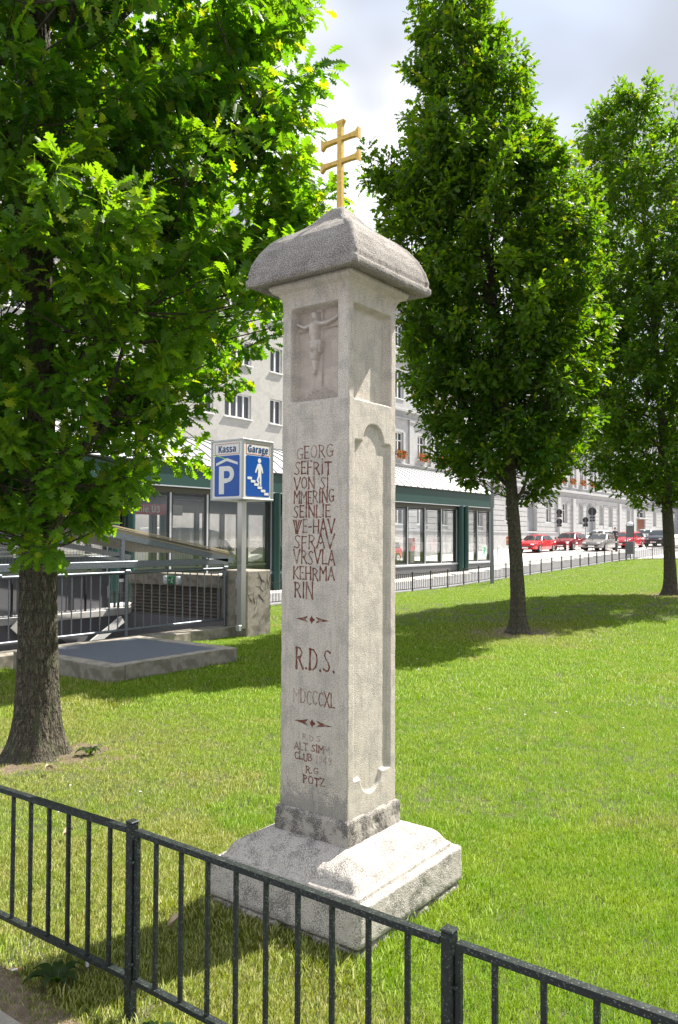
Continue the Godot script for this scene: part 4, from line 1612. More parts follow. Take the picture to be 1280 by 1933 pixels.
# spandrels that turn a square head into a round one
func arch_fill(mb: MB, x: float, h: Array, depth: float) -> void:
	var zc: float = (h[0] + h[2]) * 0.5
	var r: float = (h[0] - h[2]) * 0.5
	var ys: float = h[3] - r
	for s in [-1.0, 1.0]:
		for k in 8:
			var a := PI * 0.5 * k / 8.0
			var b := PI * 0.5 * (k + 1) / 8.0
			var p := Vector3(x, ys + sin(a) * r, zc + s * cos(a) * r)
			var q := Vector3(x, ys + sin(b) * r, zc + s * cos(b) * r)
			var top_p := Vector3(x, h[3], p.z)
			var top_q := Vector3(x, h[3], q.z)
			if s > 0:
				mb.quad(q, p, top_p, top_q)
				mb.quad(p, q, q - Vector3(depth, 0, 0), p - Vector3(depth, 0, 0))
			else:
				mb.quad(p, q, top_q, top_p)
				mb.quad(q, p, p - Vector3(depth, 0, 0), q - Vector3(depth, 0, 0))

func window_parts(parent: Node3D, x: float, h: Array, lights: int, transom: bool, called := "window") -> void:
	var zc: float = (h[0] + h[2]) * 0.5
	var yc: float = (h[1] + h[3]) * 0.5
	var w: float = h[0] - h[2]
	var hh: float = h[3] - h[1]
	var mb := MB.new()
	var t := 0.07
	mb.box(Vector3(x, h[1] + t * 0.5, zc), Vector3(0.08, t, w))
	mb.box(Vector3(x, h[3] - t * 0.5, zc), Vector3(0.08, t, w))
	for s in [-1.0, 1.0]:
		mb.box(Vector3(x, yc, zc + s * (w - t) * 0.5), Vector3(0.08, hh - 2 * t, t))
	for k in range(1, lights):
		mb.box(Vector3(x + 0.004, yc, h[2] + w * k / lights), Vector3(0.08, hh - 2 * t, t * 1.3))
	if transom:
		mb.box(Vector3(x + 0.008, h[1] + hh * 0.66, zc), Vector3(0.08, t, w - 2 * t))
	var o := part(parent, called, mb, M.white)
	mb = MB.new()
	mb.box(Vector3(x - 0.03, yc, zc), Vector3(0.012, hh - t, w - t))
	var q := part(o, "pane", mb, M.pane)
	mb = MB.new()
	mb.box(Vector3(x + 0.10, h[1] - 0.035, zc), Vector3(0.34, 0.06, w + 0.14))
	part(o, "sill", mb, M.white)

func modern_building() -> void:
	var t := thing("office_building", "plain cream plastered building with white framed windows behind the hall", "building")
	var x := -28.6
	var holes := []
	var kinds := []
	for r in 5:
		var y := 5.37 + r * 3.05
		for c in range(-1, 6):
			var dz := c * 5.6
			holes.append([-27.5 + dz, y, -29.6 + dz, y + 1.35])
			kinds.append(4)
			if c == -1 or c >= 0:
				holes.append([-31.2 + dz, y, -32.25 + dz, y + 1.45])
				kinds.append(2)
	var keep := []
	var kk := []
	for i in holes.size():
		if holes[i][2] > -38.2:
			keep.append(holes[i])
			kk.append(kinds[i])
	var mb := MB.new()
	wall(mb, x, 8.0, -39.0, -0.4, 19.0, keep, 0.22)
	mb.quad(Vector3(x - 12, -0.4, -39), Vector3(x, -0.4, -39), Vector3(x, 19, -39), Vector3(x - 12, 19, -39))
	mb.quad(Vector3(x, -0.4, 8), Vector3(x - 12, -0.4, 8), Vector3(x - 12, 19, 8), Vector3(x, 19, 8))
	mb.quad(Vector3(x, 19, 8), Vector3(x - 12, 19, 8), Vector3(x - 12, 19, -39), Vector3(x, 19, -39))
	part(t, "wall", mb, M.plaster)
	mb = MB.new()
	mb.box(Vector3(x - 6, 19.05, -15.5), Vector3(12.6, 0.18, 47.4))
	part(t, "eaves", mb, M.alu)
	mb = MB.new()
	mb.T = Transform3D(Basis(), Vector3(x, 19.15, 8.2))
	mb.extrude(PackedVector2Array([Vector2(0.3, 0), Vector2(-5.5, 2.6), Vector2(-12.0, 0)]), -47.4, 0.0)
	part(t, "roof", mb, mat(lin(0.16, 0.16, 0.17), 0.7))
	mb = MB.new()
	mb.rod(Vector3(x + 0.10, -0.3, -34.9), Vector3(x + 0.10, 19.0, -34.9), 0.07, 8)
	part(t, "downpipe", mb, M.alu)
	for i in keep.size():
		window_parts(t, x - 0.16, keep[i], kk[i], false)

func town_hall() -> void:
	var t := thing("town_hall", "long grey white ornate building with arched ground floor openings and cornices", "building")
	var x := -28.5
	var za := -39.05
	var zb := -124.0
	var low := []
	var arched := []
	for k in 5:
		low.append([-44.4 - 3.07 * k, 2.75, -45.8 - 3.07 * k, 5.1])
	low.append_array([[-62.5, 3.3, -63.6, 5.3], [-71.8, 3.33, -73.1, 5.41], [-76.1, 3.3, -77.5, 5.36], [-101.9, 4.45, -105.4, 5.6], [-101.9, 1.9, -105.4, 4.25]])
	var arches := [[-67.4, 0.5, -69.6, 5.12], [-80.8, 3.26, -82.2, 5.59], [-83.2, 1.0, -86.1, 5.73], [-87.3, 3.23, -88.9, 5.65], [-90.6, 3.1, -92.1, 5.6], [-97.4, 3.1, -98.9, 5.6], [-109.0, 3.4, -110.6, 5.8], [-114.0, 3.6, -115.6, 5.9]]
	var ground_holes := low + arches
	var upper := []
	for k in 25:
		var zc := -45.05 - 3.07 * k
		upper.append([zc + 0.55, 7.62, zc - 0.55, 9.40])
		upper.append([zc + 0.55, 11.85, zc - 0.55, 13.9])
		upper.append([zc + 0.55, 15.6, zc - 0.55, 17.2])
	var mb := MB.new()
	wall(mb, x, za, zb, -0.4, 6.2, ground_holes, 0.30)
	for a in arches:
		arch_fill(mb, x, a, 0.30)
	wall(mb, x, za, zb, 6.2, 18.6, upper, 0.26)
	mb.quad(Vector3(x - 14, -0.4, zb), Vector3(x, -0.4, zb), Vector3(x, 18.6, zb), Vector3(x - 14, 18.6, zb))
	mb.quad(Vector3(x, 18.6, za), Vector3(x - 14, 18.6, za), Vector3(x - 14, 18.6, zb), Vector3(x, 18.6, zb))
	mb.quad(Vector3(x, 6, za), Vector3(x - 14, 6, za), Vector3(x - 14, 18.6, za), Vector3(x, 18.6, za))
	part(t, "wall", mb, M.stucco)
	# rusticated courses of the ground floor, cut by the openings
	mb = MB.new()
	var y := 2.42
	while y < 5.9:
		var y1 := y + 0.40
		var cuts := []
		for h in ground_holes:
			var lo: float = h[1]
			var hi: float = h[3]
			if h in arches:
				hi -= 0.12
			if y1 > lo - 0.02 and y < hi:
				cuts.append(h)
		cuts.sort_custom(func(a, b): return a[0] > b[0])
		var z := za
		for c in cuts:
			if z - c[0] - 0.06 > 0.05:
				mb.box(Vector3(x + 0.025, (y + y1) * 0.5, (z + c[0] + 0.06) * 0.5), Vector3(0.06, y1 - y, z - c[0] - 0.06))
			z = c[2] - 0.06
		mb.box(Vector3(x + 0.025, (y + y1) * 0.5, (z + zb) * 0.5), Vector3(0.06, y1 - y, z - zb))
		y += 0.455
	part(t, "stone_courses", mb, M.stucco).set_meta("kind", "stuff")
	# string courses and cornices: [y, height, how proud]
	for q in [[2.30, 0.16, 0.14], [5.98, 0.14, 0.12], [6.42, 0.10, 0.20], [6.62, 0.26, 0.34], [7.10, 0.10, 0.12], [10.45, 0.12, 0.14], [11.0, 0.20, 0.30], [14.6, 0.12, 0.12], [15.0, 0.14, 0.22], [18.5, 0.3, 0.4], [18.9, 0.3, 0.7]]:
		mb = MB.new()
		mb.box(Vector3(x + q[2] * 0.5 - 0.05, q[0], (za + zb) * 0.5), Vector3(q[2] + 0.1, q[1], za - zb), 0.02)
		part(t, "cornice" if q[2] > 0.18 else "string_course", mb, M.stucco)
	mb = MB.new()
	mb.box(Vector3(x + 0.03, 0.95, (za - 67.2) * 0.5), Vector3(0.10, 2.6, 67.2 + za))
	part(t, "socle", mb, M.stucco)
	mb = MB.new()
	mb.box(Vector3(x + 0.03, 0.95, -76.4), Vector3(0.10, 2.6, 13.2))
	part(t, "socle", mb, M.stucco)
	mb = MB.new()
	mb.box(Vector3(x + 0.03, 1.2, -94.0), Vector3(0.10, 2.1, 15.4))
	part(t, "socle", mb, M.stucco)
	# shallow pilasters
	for k in 26:
		var zc := -43.5 - 3.07 * k
		mb = MB.new()
		mb.box(Vector3(x + 0.05, 8.75, zc), Vector3(0.14, 3.2, 0.62), 0.01)
		mb.box(Vector3(x + 0.08, 10.30, zc), Vector3(0.20, 0.14, 0.74), 0.01)
		part(t, "pilaster", mb, M.stucco)
	for zc in [-75.0, -79.2, -94.6, -100.2]:
		mb = MB.new()
		mb.box(Vector3(x + 0.12, 4.1, zc), Vector3(0.26, 3.6, 0.85), 0.02)
		part(t, "pier", mb, M.stucco)
	mb = MB.new()
	mb.T = Transform3D(Basis(), Vector3(x, 19.1, za))
	mb.extrude(PackedVector2Array([Vector2(0.6, 0), Vector2(-5.5, 3.2), Vector2(-14.0, 0)]), zb - za, 0.0)
	part(t, "roof", mb, mat(lin(0.20, 0.15, 0.13), 0.8))
	for h in upper:
		window_parts(t, x - 0.20, h, 2, true)
	for h in low:
		if h[1] < 2.0:
			continue
		window_parts(t, x - 0.22, h, 2, true)
	for h in arches:
		var door: bool = h[1] < 2.0
		mb = MB.new()
		mb.box(Vector3(x - 0.32, (h[1] + h[3]) * 0.5, (h[0] + h[2]) * 0.5), Vector3(0.06, h[3] - h[1], h[0] - h[2]))
		part(t, "door" if door else "arched_window", mb, mat(lin(0.24, 0.25, 0.27), 0.5) if door else M.curtain)
	mb = MB.new()
	mb.box(Vector3(x - 0.2, 3.07, -103.65), Vector3(0.1, 2.35, 3.5))
	part(t, "wooden_door", mb, mat(lin(0.20, 0.055, 0.025), 0.5))
	mb = MB.new()
	mb.box(Vector3(x + 0.2, 4.35, -103.65), Vector3(0.5, 0.14, 4.2), 0.02)
	part(t, "door_canopy", mb, M.stucco)
	# hanging flower boxes on the first-floor sills
	var src: Node3D = null
	var box_at := [[0, "nearest the stone pillar"], [1, "second from the stone pillar"], [2, "third from the stone pillar, half behind leaves"], [6, "glimpsed through leaves above the middle oak trunk"],
		[10, "left of the gap between the two right oaks"], [11, "in the gap between the two right oaks"], [12, "over the window left of the arched portal"], [13, "over the arched portal, under leaves"]]
	for e in box_at:
		var zc: float = -45.05 - 3.07 * e[0]
		var lab: String = "orange red flower box on a sill, " + e[1]
		if src == null:
			src = thing("flower_box", lab, "flower box", Vector3(x + 0.20, 7.66, zc), "flower boxes on the first floor sills")
			mb = MB.new()
			mb.box(Vector3(0, 0.03, 0), Vector3(0.22, 0.16, 1.0), 0.01)
			part(src, "trough", mb, mat(lin(0.20, 0.10, 0.06), 0.8))
			mb = MB.new()
			rng.seed = 41
			for i in 420:
				var q := Vector3(rng.randf_range(-0.14, 0.22), 0.0, rng.randf_range(-0.62, 0.62))
				q.y = rng.randf_range(-0.16, 0.40) - q.x * 0.5
				var u := Vector3(rng.randf_range(-1, 1), rng.randf_range(-1, 1), rng.randf_range(-1, 1)).normalized() * 0.034
				var w := u.cross(Vector3(rng.randf_range(-1, 1), rng.randf_range(-1, 1), rng.randf_range(-1, 1))).normalized() * 0.034
				var pick := rng.randf()
				mb.col = Color(0.70, 0.13, 0.02) if pick < 0.30 else (Color(0.55, 0.02, 0.02) if pick < 0.38 else (Color(0.75, 0.30, 0.03) if pick < 0.50 else Color(0.07, 0.13, 0.03)))
				mb.quad(q - u - w, q + u - w, q + u + w, q - u + w)
			var fm := mat(Color.WHITE, 0.8)
			fm.vertex_color_use_as_albedo = true
			part(src, "flowers", mb, fm).set_meta("kind", "stuff")
		else:
			copy(src, lab, Vector3(x + 0.20, 7.66, zc))

# the block that closes the street at its far end
func corner_block() -> void:
	var t := thing("apartment_block", "distant pale apartment block closing the street behind the farthest oak", "building")
	var z := -131.0
	var mb := MB.new()
	mb.box(Vector3(4.0, 9.5, z - 6.0), Vector3(76.0, 18.0, 12.0))
	part(t, "wall", mb, M.plaster)
	mb = MB.new()
	mb.box(Vector3(4.0, 18.6, z - 5.9), Vector3(76.8, 0.5, 12.6))
	part(t, "cornice", mb, M.stucco)
	mb = MB.new()
	mb.T = Transform3D(Basis(Vector3.UP, PI * 0.5), Vector3(-34.0, 18.85, z - 6.0))
	mb.extrude(PackedVector2Array([Vector2(-6.3, 0), Vector2(6.3, 0), Vector2(2.0, 3.2), Vector2(-2.0, 3.2)]), 0.0, 76.0)
	part(t, "roof", mb, mat(lin(0.22, 0.10, 0.07), 0.8))
	for r in 5:
		for c in 20:
			var x := -30.0 + c * 3.6
			mb = MB.new()
			mb.box(Vector3(x, 3.9 + r * 3.1, z + 0.03), Vector3(1.3, 1.75, 0.10))
			var o := part(t, "window", mb, M.white)
			mb = MB.new()
			for s in [-0.29, 0.29]:
				mb.box(Vector3(x + s, 3.9 + r * 3.1, z + 0.07), Vector3(0.50, 1.55, 0.04))
			part(o, "pane", mb, M.pane)

# ---------------------------------------------------------------- vehicles (nose towards +z)
func car(called: String, label: String, paint: Color, at: Vector3, turn: float, kind := 0) -> Node3D:
	# kind 0 saloon, 1 hatchback, 2 estate, 3 van
	var t := thing(called, label, "van" if kind == 3 else "car", at, "cars parked along the street" if kind < 3 else "", turn)
	var pm := mat(paint, 0.22)
	pm.clearcoat_enabled = true
	pm.clearcoat = 0.8
	pm.clearcoat_roughness = 0.08
	# stations: z, sill, belt, roof, half width at belt, half width at roof
	var st := []
	if kind == 0:
		st = [[2.26, .34, .52, .54, .62, .60], [2.18, .24, .66, .69, .78, .74], [1.75, .20, .80, .84, .86, .78], [0.95, .20, .90, .95, .89, .76], [0.20, .20, .94, 1.36, .90, .62], [-0.35, .20, .95, 1.43, .90, .61], [-0.95, .20, .96, 1.38, .90, .61], [-1.65, .22, .98, 1.03, .88, .72], [-2.12, .26, .95, .99, .82, .74], [-2.24, .34, .72, .74, .70, .66]]
	elif kind == 1:
		st = [[2.00, .34, .54, .56, .62, .60], [1.92, .24, .68, .71, .78, .74], [1.50, .20, .84, .88, .85, .78], [0.85, .20, .94, 1.00, .88, .76], [0.10, .20, .98, 1.42, .89, .64], [-0.50, .20, 1.00, 1.49, .89, .63], [-1.20, .20, 1.01, 1.46, .88, .63], [-1.75, .22, 1.02, 1.34, .85, .62], [-2.00, .28, .98, 1.02, .80, .70], [-2.06, .36, .70, .72, .72, .68]]
	elif kind == 2:
		st = [[2.26, .34, .54, .56, .62, .60], [2.18, .24, .68, .71, .78, .74], [1.75, .20, .82, .86, .86, .78], [0.95, .20, .92, .97, .89, .76], [0.20, .20, .96, 1.38, .90, .64], [-0.45, .20, .97, 1.46, .90, .63], [-1.40, .20, .98, 1.46, .90, .63], [-1.95, .22, .99, 1.38, .86, .62], [-2.22, .28, .96, 1.00, .82, .72], [-2.30, .36, .70, .72, .72, .68]]
	else:
		st = [[2.60, .40, .75, .78, .80, .78], [2.50, .28, .95, 1.0, .92, .88], [2.05, .25, 1.10, 1.20, .97, .90], [1.55, .25, 1.20, 1.90, .99, .80], [1.15, .25, 1.22, 2.30, .99, .80], [0.20, .25, 1.22, 2.48, .99, .86], [-1.50, .25, 1.22, 2.50, .99, .86], [-2.55, .25, 1.22, 2.46, .98, .86], [-2.66, .40, 1.20, 2.30, .94, .82]]
	# smooth between the stations
	var fine := []
	for i in st.size() - 1:
		for k in 4:
			var row := []
			for c in 6:
				row.append(lerpf(st[i][c], st[i + 1][c], k / 4.0))
			fine.append(row)
	fine.append(st[st.size() - 1])
	var p := PackedVector3Array()
	var cols := 17
	for r in fine:
		var b: float = r[2]
		var w: float = r[4]
		var top: float = r[3]
		var wr: float = r[5]
		var half := [Vector2(0, r[1]), Vector2(w * 0.90, r[1]), Vector2(w * 0.985, r[1] + 0.10), Vector2(w * 1.0, lerpf(r[1], b, 0.62)), Vector2(w * 0.975, b - 0.02), Vector2(w * 0.955, b), Vector2(wr + 0.03, top - 0.06), Vector2(wr - 0.06, top - 0.008), Vector2(0, top + 0.012)]
		for i in 9:
			p.append(Vector3(half[i].x, half[i].y, r[0]))
		for i in range(7, -1, -1):
			p.append(Vector3(-half[i].x, half[i].y, r[0]))
	var mb := MB.new()
	var q := PackedVector3Array()
	for j in fine.size():
		for i in cols:
			q.append(p[j * cols + (cols - 1 - i)])
	mb.grid(q, cols, fine.size())
	# nose and tail closed
	for e in [0, fine.size() - 1]:
		var c := Vector3(0, (fine[e][1] + fine[e][3]) * 0.5, fine[e][0])
		for i in cols - 1:
			var a := p[e * cols + i]
			var b := p[e * cols + i + 1]
			if e == 0:
				mb.tri(c, a, b)
			else:
				mb.tri(c, b, a)
	part(t, "body", mb, pm)
	# glass lies a little proud of the cabin
	var front: Array = st[3] if kind < 3 else st[2]
	var roof_f: Array = st[4] if kind < 3 else st[4]
	var roof_r: Array = st[6] if kind < 3 else st[6]
	var tail: Array = st[7]
	if kind == 1 or kind == 2:
		roof_r = st[7]
		tail = st[8]
	mb = MB.new()
	var a1 := Vector3(front[5] * 0.92, front[3] + 0.03, front[0] - 0.02)
	var b1 := Vector3(roof_f[5] * 0.88, roof_f[3] - 0.02, roof_f[0] + 0.05)
	mb.quad(Vector3(-a1.x, a1.y, a1.z), a1, b1, Vector3(-b1.x, b1.y, b1.z))
	part(t, "windscreen", mb, M.car_glass)
	if kind < 3:
		mb = MB.new()
		var a2 := Vector3(tail[5] * 0.90, tail[3] + 0.03, tail[0] - 0.01)
		var b2 := Vector3(roof_r[5] * 0.88, roof_r[3] - 0.03, roof_r[0] - 0.05)
		mb.quad(a2, Vector3(-a2.x, a2.y, a2.z), Vector3(-b2.x, b2.y, b2.z), b2)
		part(t, "rear_window", mb, M.car_glass)
	for s in [-1.0, 1.0]:
		var zf: float = front[0] - 0.28
		var zm: float = -0.42 if kind < 3 else 1.0
		var zr: float = -1.32 if kind == 0 else (-1.62 if kind == 1 else -1.95)
		var segs := [[zf, roof_f[0] + 0.02, zm + 0.05, zm + 0.05], [zm - 0.05, zm - 0.05, zr, roof_r[0] + 0.04]]
		if kind == 3:
			segs = [[2.0, 1.45, 0.75, 0.75]]
		for g in segs:
			mb = MB.new()
			var belt := 1.0 if kind < 3 else 1.32
			var rt := 1.33 if kind < 3 else 1.88
			var xb: float = 0.868 if kind < 3 else 0.985
			var xt: float = 0.70 if kind < 3 else 0.93
			var A := Vector3(s * (xb + 0.01), belt, g[0])
			var Bq := Vector3(s * (xb + 0.01), belt, g[2])
			var C := Vector3(s * (xt + 0.012), rt, g[3])
			var D := Vector3(s * (xt + 0.012), rt, g[1])
			if s > 0:
				mb.quad(A, Bq, C, D)
			else:
				mb.quad(Bq, A, D, C)
			part(t, "side_window", mb, M.car_glass)
		for wz in [1.36, -1.34] if kind != 3 else [1.65, -1.65]:
			var r := 0.315 if kind < 3 else 0.34
			mb = MB.new()
			mb.rod(Vector3(s * 0.62, r, wz), Vector3(s * 0.905, r, wz), r, 20)
			var o := part(t, "wheel", mb, M.tyre)
			mb = MB.new()
			mb.rod(Vector3(s * 0.88, r, wz), Vector3(s * 0.915, r, wz), r * 0.66, 16)
			for k in 5:
				mb.bar(Vector3(s * 0.918, r, wz), Vector3(s * 0.918, r + sin(TAU * k / 5) * r * 0.6, wz + cos(TAU * k / 5) * r * 0.6), 0.05, 0.012, Vector3.RIGHT)
			part(o, "rim", mb, M.chrome)
		mb = MB.new()
		var nose: float = st[1][0]
		mb.box(Vector3(s * 0.58, st[1][2] - 0.03, nose + 0.01), Vector3(0.30, 0.13, 0.10), 0.03)
		part(t, "headlight", mb, M.lamp_glass)
		mb = MB.new()
		mb.box(Vector3(s * 0.62, st[st.size() - 2][2] - 0.10, st[st.size() - 2][0] - 0.03), Vector3(0.26, 0.16, 0.08), 0.02)
		part(t, "tail_light", mb, M.red)
		mb = MB.new()
		mb.box(Vector3(s * (0.98 if kind < 3 else 1.1), 1.0 if kind < 3 else 1.4, front[0] - 0.25), Vector3(0.17, 0.12, 0.09), 0.03)
		part(t, "mirror", mb, pm)
	mb = MB.new()
	mb.box(Vector3(0, 0.42, st[0][0] - 0.005), Vector3(1.0, 0.13, 0.04), 0.01)
	part(t, "grille", mb, M.dark)
	mb = MB.new()
	mb.box(Vector3(0, 0.36, st[0][0] + 0.02), Vector3(0.50, 0.11, 0.012))
	part(t, "number_plate", mb, M.white)
	return t

func vehicles() -> void:
	var gp := func(x: float, z: float) -> Vector3: return Vector3(x, ground(x, z) + 0.055, z)
	car("parked_car", "bright red saloon car parked first in the row behind the middle tree trunk", lin(0.50, 0.006, 0.012), gp.call(-23.4, -57.6), 0.0, 0)
	car("parked_car", "dark red hatchback parked right behind the bright red saloon", lin(0.20, 0.006, 0.014), gp.call(-22.6, -62.6), 0.0, 1)
	car("parked_car", "grey metallic saloon car parked in front of the arched portal", lin(0.20, 0.19, 0.175), gp.call(-19.7, -62.0), 0.0, 0)
	car("parked_car", "red estate car with sunlit bonnet parked behind the grey saloon", lin(0.52, 0.015, 0.03), gp.call(-19.3, -67.8), 0.0, 2)
	car("parked_car", "white car showing only its roof behind the grey saloon", lin(0.72, 0.73, 0.74), gp.call(-23.6, -72.8), 0.0, 1)
	car("parked_car", "black car parked just right of the red estate", lin(0.008, 0.009, 0.011), gp.call(-18.0, -73.0), 0.0, 1)
	car("parked_car", "dark blue grey car parked behind the black car, next to the right tree trunk", lin(0.03, 0.035, 0.05), gp.call(-16.2, -77.5), 0.0, 2)
	car("parked_car", "silver car whose roof shows above the black car", lin(0.42, 0.45, 0.46), gp.call(-21.2, -80.0), 0.0, 2)
	car("parked_car", "black car at the right picture edge beyond the last tree", lin(0.01, 0.011, 0.013), gp.call(-13.0, -76.5), 0.3, 0)
	car("parked_car", "red car seen through the right half of the glass hall", lin(0.45, 0.01, 0.02), gp.call(-26.8, -39.5), 0.0, 1)
	car("parked_car", "white car seen through the glass beside the parking sign post", lin(0.70, 0.71, 0.72), gp.call(-26.9, -29.3), 0.0, 1)
	car("delivery_van", "white panel van standing behind the glass hall on the left", lin(0.88, 0.88, 0.88), gp.call(-27.2, -23.9), PI, 3)

# ---------------------------------------------------------------- street furniture
func disc(mb: MB, at: Vector3, r: float) -> void:
	mb.tube(PackedVector3Array([at + Vector3(0, 0, -0.02), at + Vector3(0, 0, 0.02)]), PackedFloat32Array([r, r]), 22)

func furniture() -> void:
	# lamp mast at the edge of the lawn
	var g := Vector3(-13.05, ground(-13.05, -28.4), -28.4)
	var t := thing("lamp_mast", "plain grey steel lamp mast at the lawn edge right of the glass hall", "lamp post", g)
	var mb := MB.new()
	mb.tube(PackedVector3Array([Vector3(0, -0.1, 0), Vector3(0, 1.2, 0), Vector3(0, 1.25, 0), Vector3(0, 7.8, 0)]), PackedFloat32Array([0.085, 0.085, 0.075, 0.05]), 14)
	part(t, "mast", mb, mat(lin(0.20, 0.215, 0.225), 0.5, 0.3))
	mb = MB.new()
	mb.lathe(PackedVector2Array([Vector2(0.06, 7.7), Vector2(0.22, 7.85), Vector2(0.25, 8.05), Vector2(0.14, 8.2), Vector2(0.01, 8.22)]), Vector3.ZERO, 16)
	part(t, "lantern", mb, M.lamp_glass)
	# backs of traffic signs: [x, z, pole height, discs [y, r], plates [y, h], label]
	var back := mat(lin(0.025, 0.026, 0.028), 0.5, 0.2)
	for q in [[-24.8, -55.4, 3.55, [[2.95, 0.21]], [2.62, 2.38], "traffic sign seen from behind, left of the middle tree trunk with a litter bin"],
			[-23.0, -61.4, 3.4, [[3.22, 0.26], [2.42, 0.26]], [2.88, 2.08], "traffic sign pole with two discs one above the other, seen from behind"],
			[-22.9, -67.4, 2.8, [[2.50, 0.27]], [2.14, 1.98], "shorter traffic sign seen from behind, left of the arched portal"],
			[-19.8, -60.3, 3.5, [[3.22, 0.34]], [2.74, 2.50], "traffic sign with the largest disc, seen from behind over the grey saloon"]]:
		var gy := ground(q[0], q[1]) + 0.05
		t = thing("traffic_sign", q[5], "traffic sign", Vector3(q[0], gy, q[1]), "", 0.0)
		mb = MB.new()
		mb.rod(Vector3(0, -0.1, 0), Vector3(0, q[2], 0), 0.032, 8)
		part(t, "pole", mb, M.galv)
		for d in q[3]:
			mb = MB.new()
			disc(mb, Vector3(0, d[0], -0.06), d[1])
			part(t, "disc", mb, back)
		for y in q[4]:
			mb = MB.new()
			mb.box(Vector3(0, y, -0.06), Vector3(0.42, 0.17, 0.02))
			part(t, "plate", mb, back)
	# litter bin on the first sign pole
	t = thing("litter_bin", "red and green striped litter bin on the sign pole left of the middle trunk", "litter bin", Vector3(-24.72, ground(-24.7, -55.2) + 0.05, -55.22))
	mb = MB.new()
	mb.lathe(PackedVector2Array([Vector2(0.0, 0.62), Vector2(0.19, 0.62), Vector2(0.20, 0.72)]), Vector3.ZERO, 14)
	part(t, "bottom", mb, mat(lin(0.03, 0.16, 0.07), 0.5))
	var cols := [lin(0.50, 0.06, 0.03), lin(0.03, 0.16, 0.07), lin(0.50, 0.06, 0.03), lin(0.42, 0.30, 0.10), lin(0.50, 0.06, 0.03)]
	for k in 5:
		mb = MB.new()
		mb.lathe(PackedVector2Array([Vector2(0.20, 0.72 + k * 0.10), Vector2(0.205, 0.82 + k * 0.10)]), Vector3.ZERO, 14)
		part(t, "band", mb, mat(cols[k], 0.5))
	mb = MB.new()
	mb.lathe(PackedVector2Array([Vector2(0.205, 1.22), Vector2(0.15, 1.33), Vector2(0.0, 1.36)]), Vector3.ZERO, 14)
	part(t, "lid", mb, mat(lin(0.45, 0.05, 0.03), 0.5))
	# bollards
	for q in [[-21.3, -58.8, "white bollard by the rear of the bright red saloon"], [-20.6, -59.0, "white bollard between the dark red hatchback and the grey saloon"]]:
		t = thing("bollard", q[2], "bollard", Vector3(q[0], ground(q[0], q[1]) + 0.04, q[1]), "white bollards at the kerb")
		mb = MB.new()
		mb.lathe(PackedVector2Array([Vector2(0.09, -0.05), Vector2(0.085, 0.72), Vector2(0.06, 0.78), Vector2(0.0, 0.80)]), Vector3.ZERO, 14)
		part(t, "shaft", mb, M.white)
		mb = MB.new()
		mb.lathe(PackedVector2Array([Vector2(0.091, 0.55), Vector2(0.091, 0.65)]), Vector3.ZERO, 14)
		part(t, "band", mb, M.red)
	t = thing("parking_meter", "slender black post with white marks in front of the grey saloon", "post", Vector3(-17.9, ground(-17.9, -60.4) + 0.04, -60.4))
	mb = MB.new()
	mb.box(Vector3(0, 0.5, 0), Vector3(0.16, 1.1, 0.16), 0.03)
	part(t, "post", mb, M.dark)
	mb = MB.new()
	mb.lathe(PackedVector2Array([Vector2(0.0, 1.02), Vector2(0.12, 1.06), Vector2(0.14, 1.2), Vector2(0.10, 1.30), Vector2(0.0, 1.33)]), Vector3.ZERO, 12)
	part(t, "head", mb, M.dark)
	mb = MB.new()
	mb.box(Vector3(0.02, 0.78, 0.085), Vector3(0.13, 0.10, 0.01))
	part(t, "mark", mb, M.white)
	# information pillar behind the lawn corner
	t = thing("info_pillar", "tall dark grey information pillar with glass top at the far lawn corner", "ticket machine", Vector3(-13.35, ground(-13.3, -48.9), -48.9))
	for s in [-0.23, 0.23]:
		mb = MB.new()
		mb.rod(Vector3(s, -0.1, 0), Vector3(s, 2.35, 0), 0.03, 8)
		part(t, "leg", mb, M.galv)
	mb = MB.new()
	mb.box(Vector3(0, 0.82, 0), Vector3(0.50, 0.80, 0.4), 0.02)
	part(t, "cabinet", mb, mat(lin(0.12, 0.125, 0.13), 0.6))
	mb = MB.new()
	mb.box(Vector3(0, 1.85, 0), Vector3(0.42, 0.75, 0.18), 0.02)
	part(t, "panel", mb, mat(lin(0.13, 0.135, 0.14), 0.5))
	mb = MB.new()
	mb.lathe(PackedVector2Array([Vector2(0.20, 2.22), Vector2(0.22, 2.34), Vector2(0.14, 2.46), Vector2(0.0, 2.50)]), Vector3.ZERO, 14)
	part(t, "dome", mb, M.lamp_glass)
	# bicycle hoops along the paved edge
	var hoops := [-30.2, -31.9, -34.0, -36.6, -38.9, -41.2, -45.6]
	var words := ["first from the left behind the glass hall", "second from the left behind the glass hall", "third from the left behind the glass hall", "fourth from the left, behind the green column pair", "fifth from the left, behind the last pane", "sixth from the left, behind the last pane", "standing free, right of the lamp mast"]
	var src: Node3D = null
	for i in hoops.size():
		var x := -26.0 if i < 6 else -20.9
		var at := Vector3(x, ground(x, hoops[i]) + 0.04, hoops[i])
		var lab: String = "steel bicycle hoop, " + words[i]
		if src == null:
			src = thing("bicycle_hoop", lab, "bike rack", at, "steel hoops for bicycles")
			mb = MB.new()
			var pts := PackedVector3Array([Vector3(0, -0.1, 0.36)])
			var rad := PackedFloat32Array([0.035])
			for k in 11:
				var a := PI * k / 10.0
				pts.append(Vector3(0, 0.62 + sin(a) * 0.34, cos(a) * 0.36))
				rad.append(0.035)
			pts.append(Vector3(0, -0.1, -0.36))
			rad.append(0.035)
			mb.tube(pts, rad, 10)
			part(src, "tube", mb, M.steel)
		else:
			copy(src, lab, at)
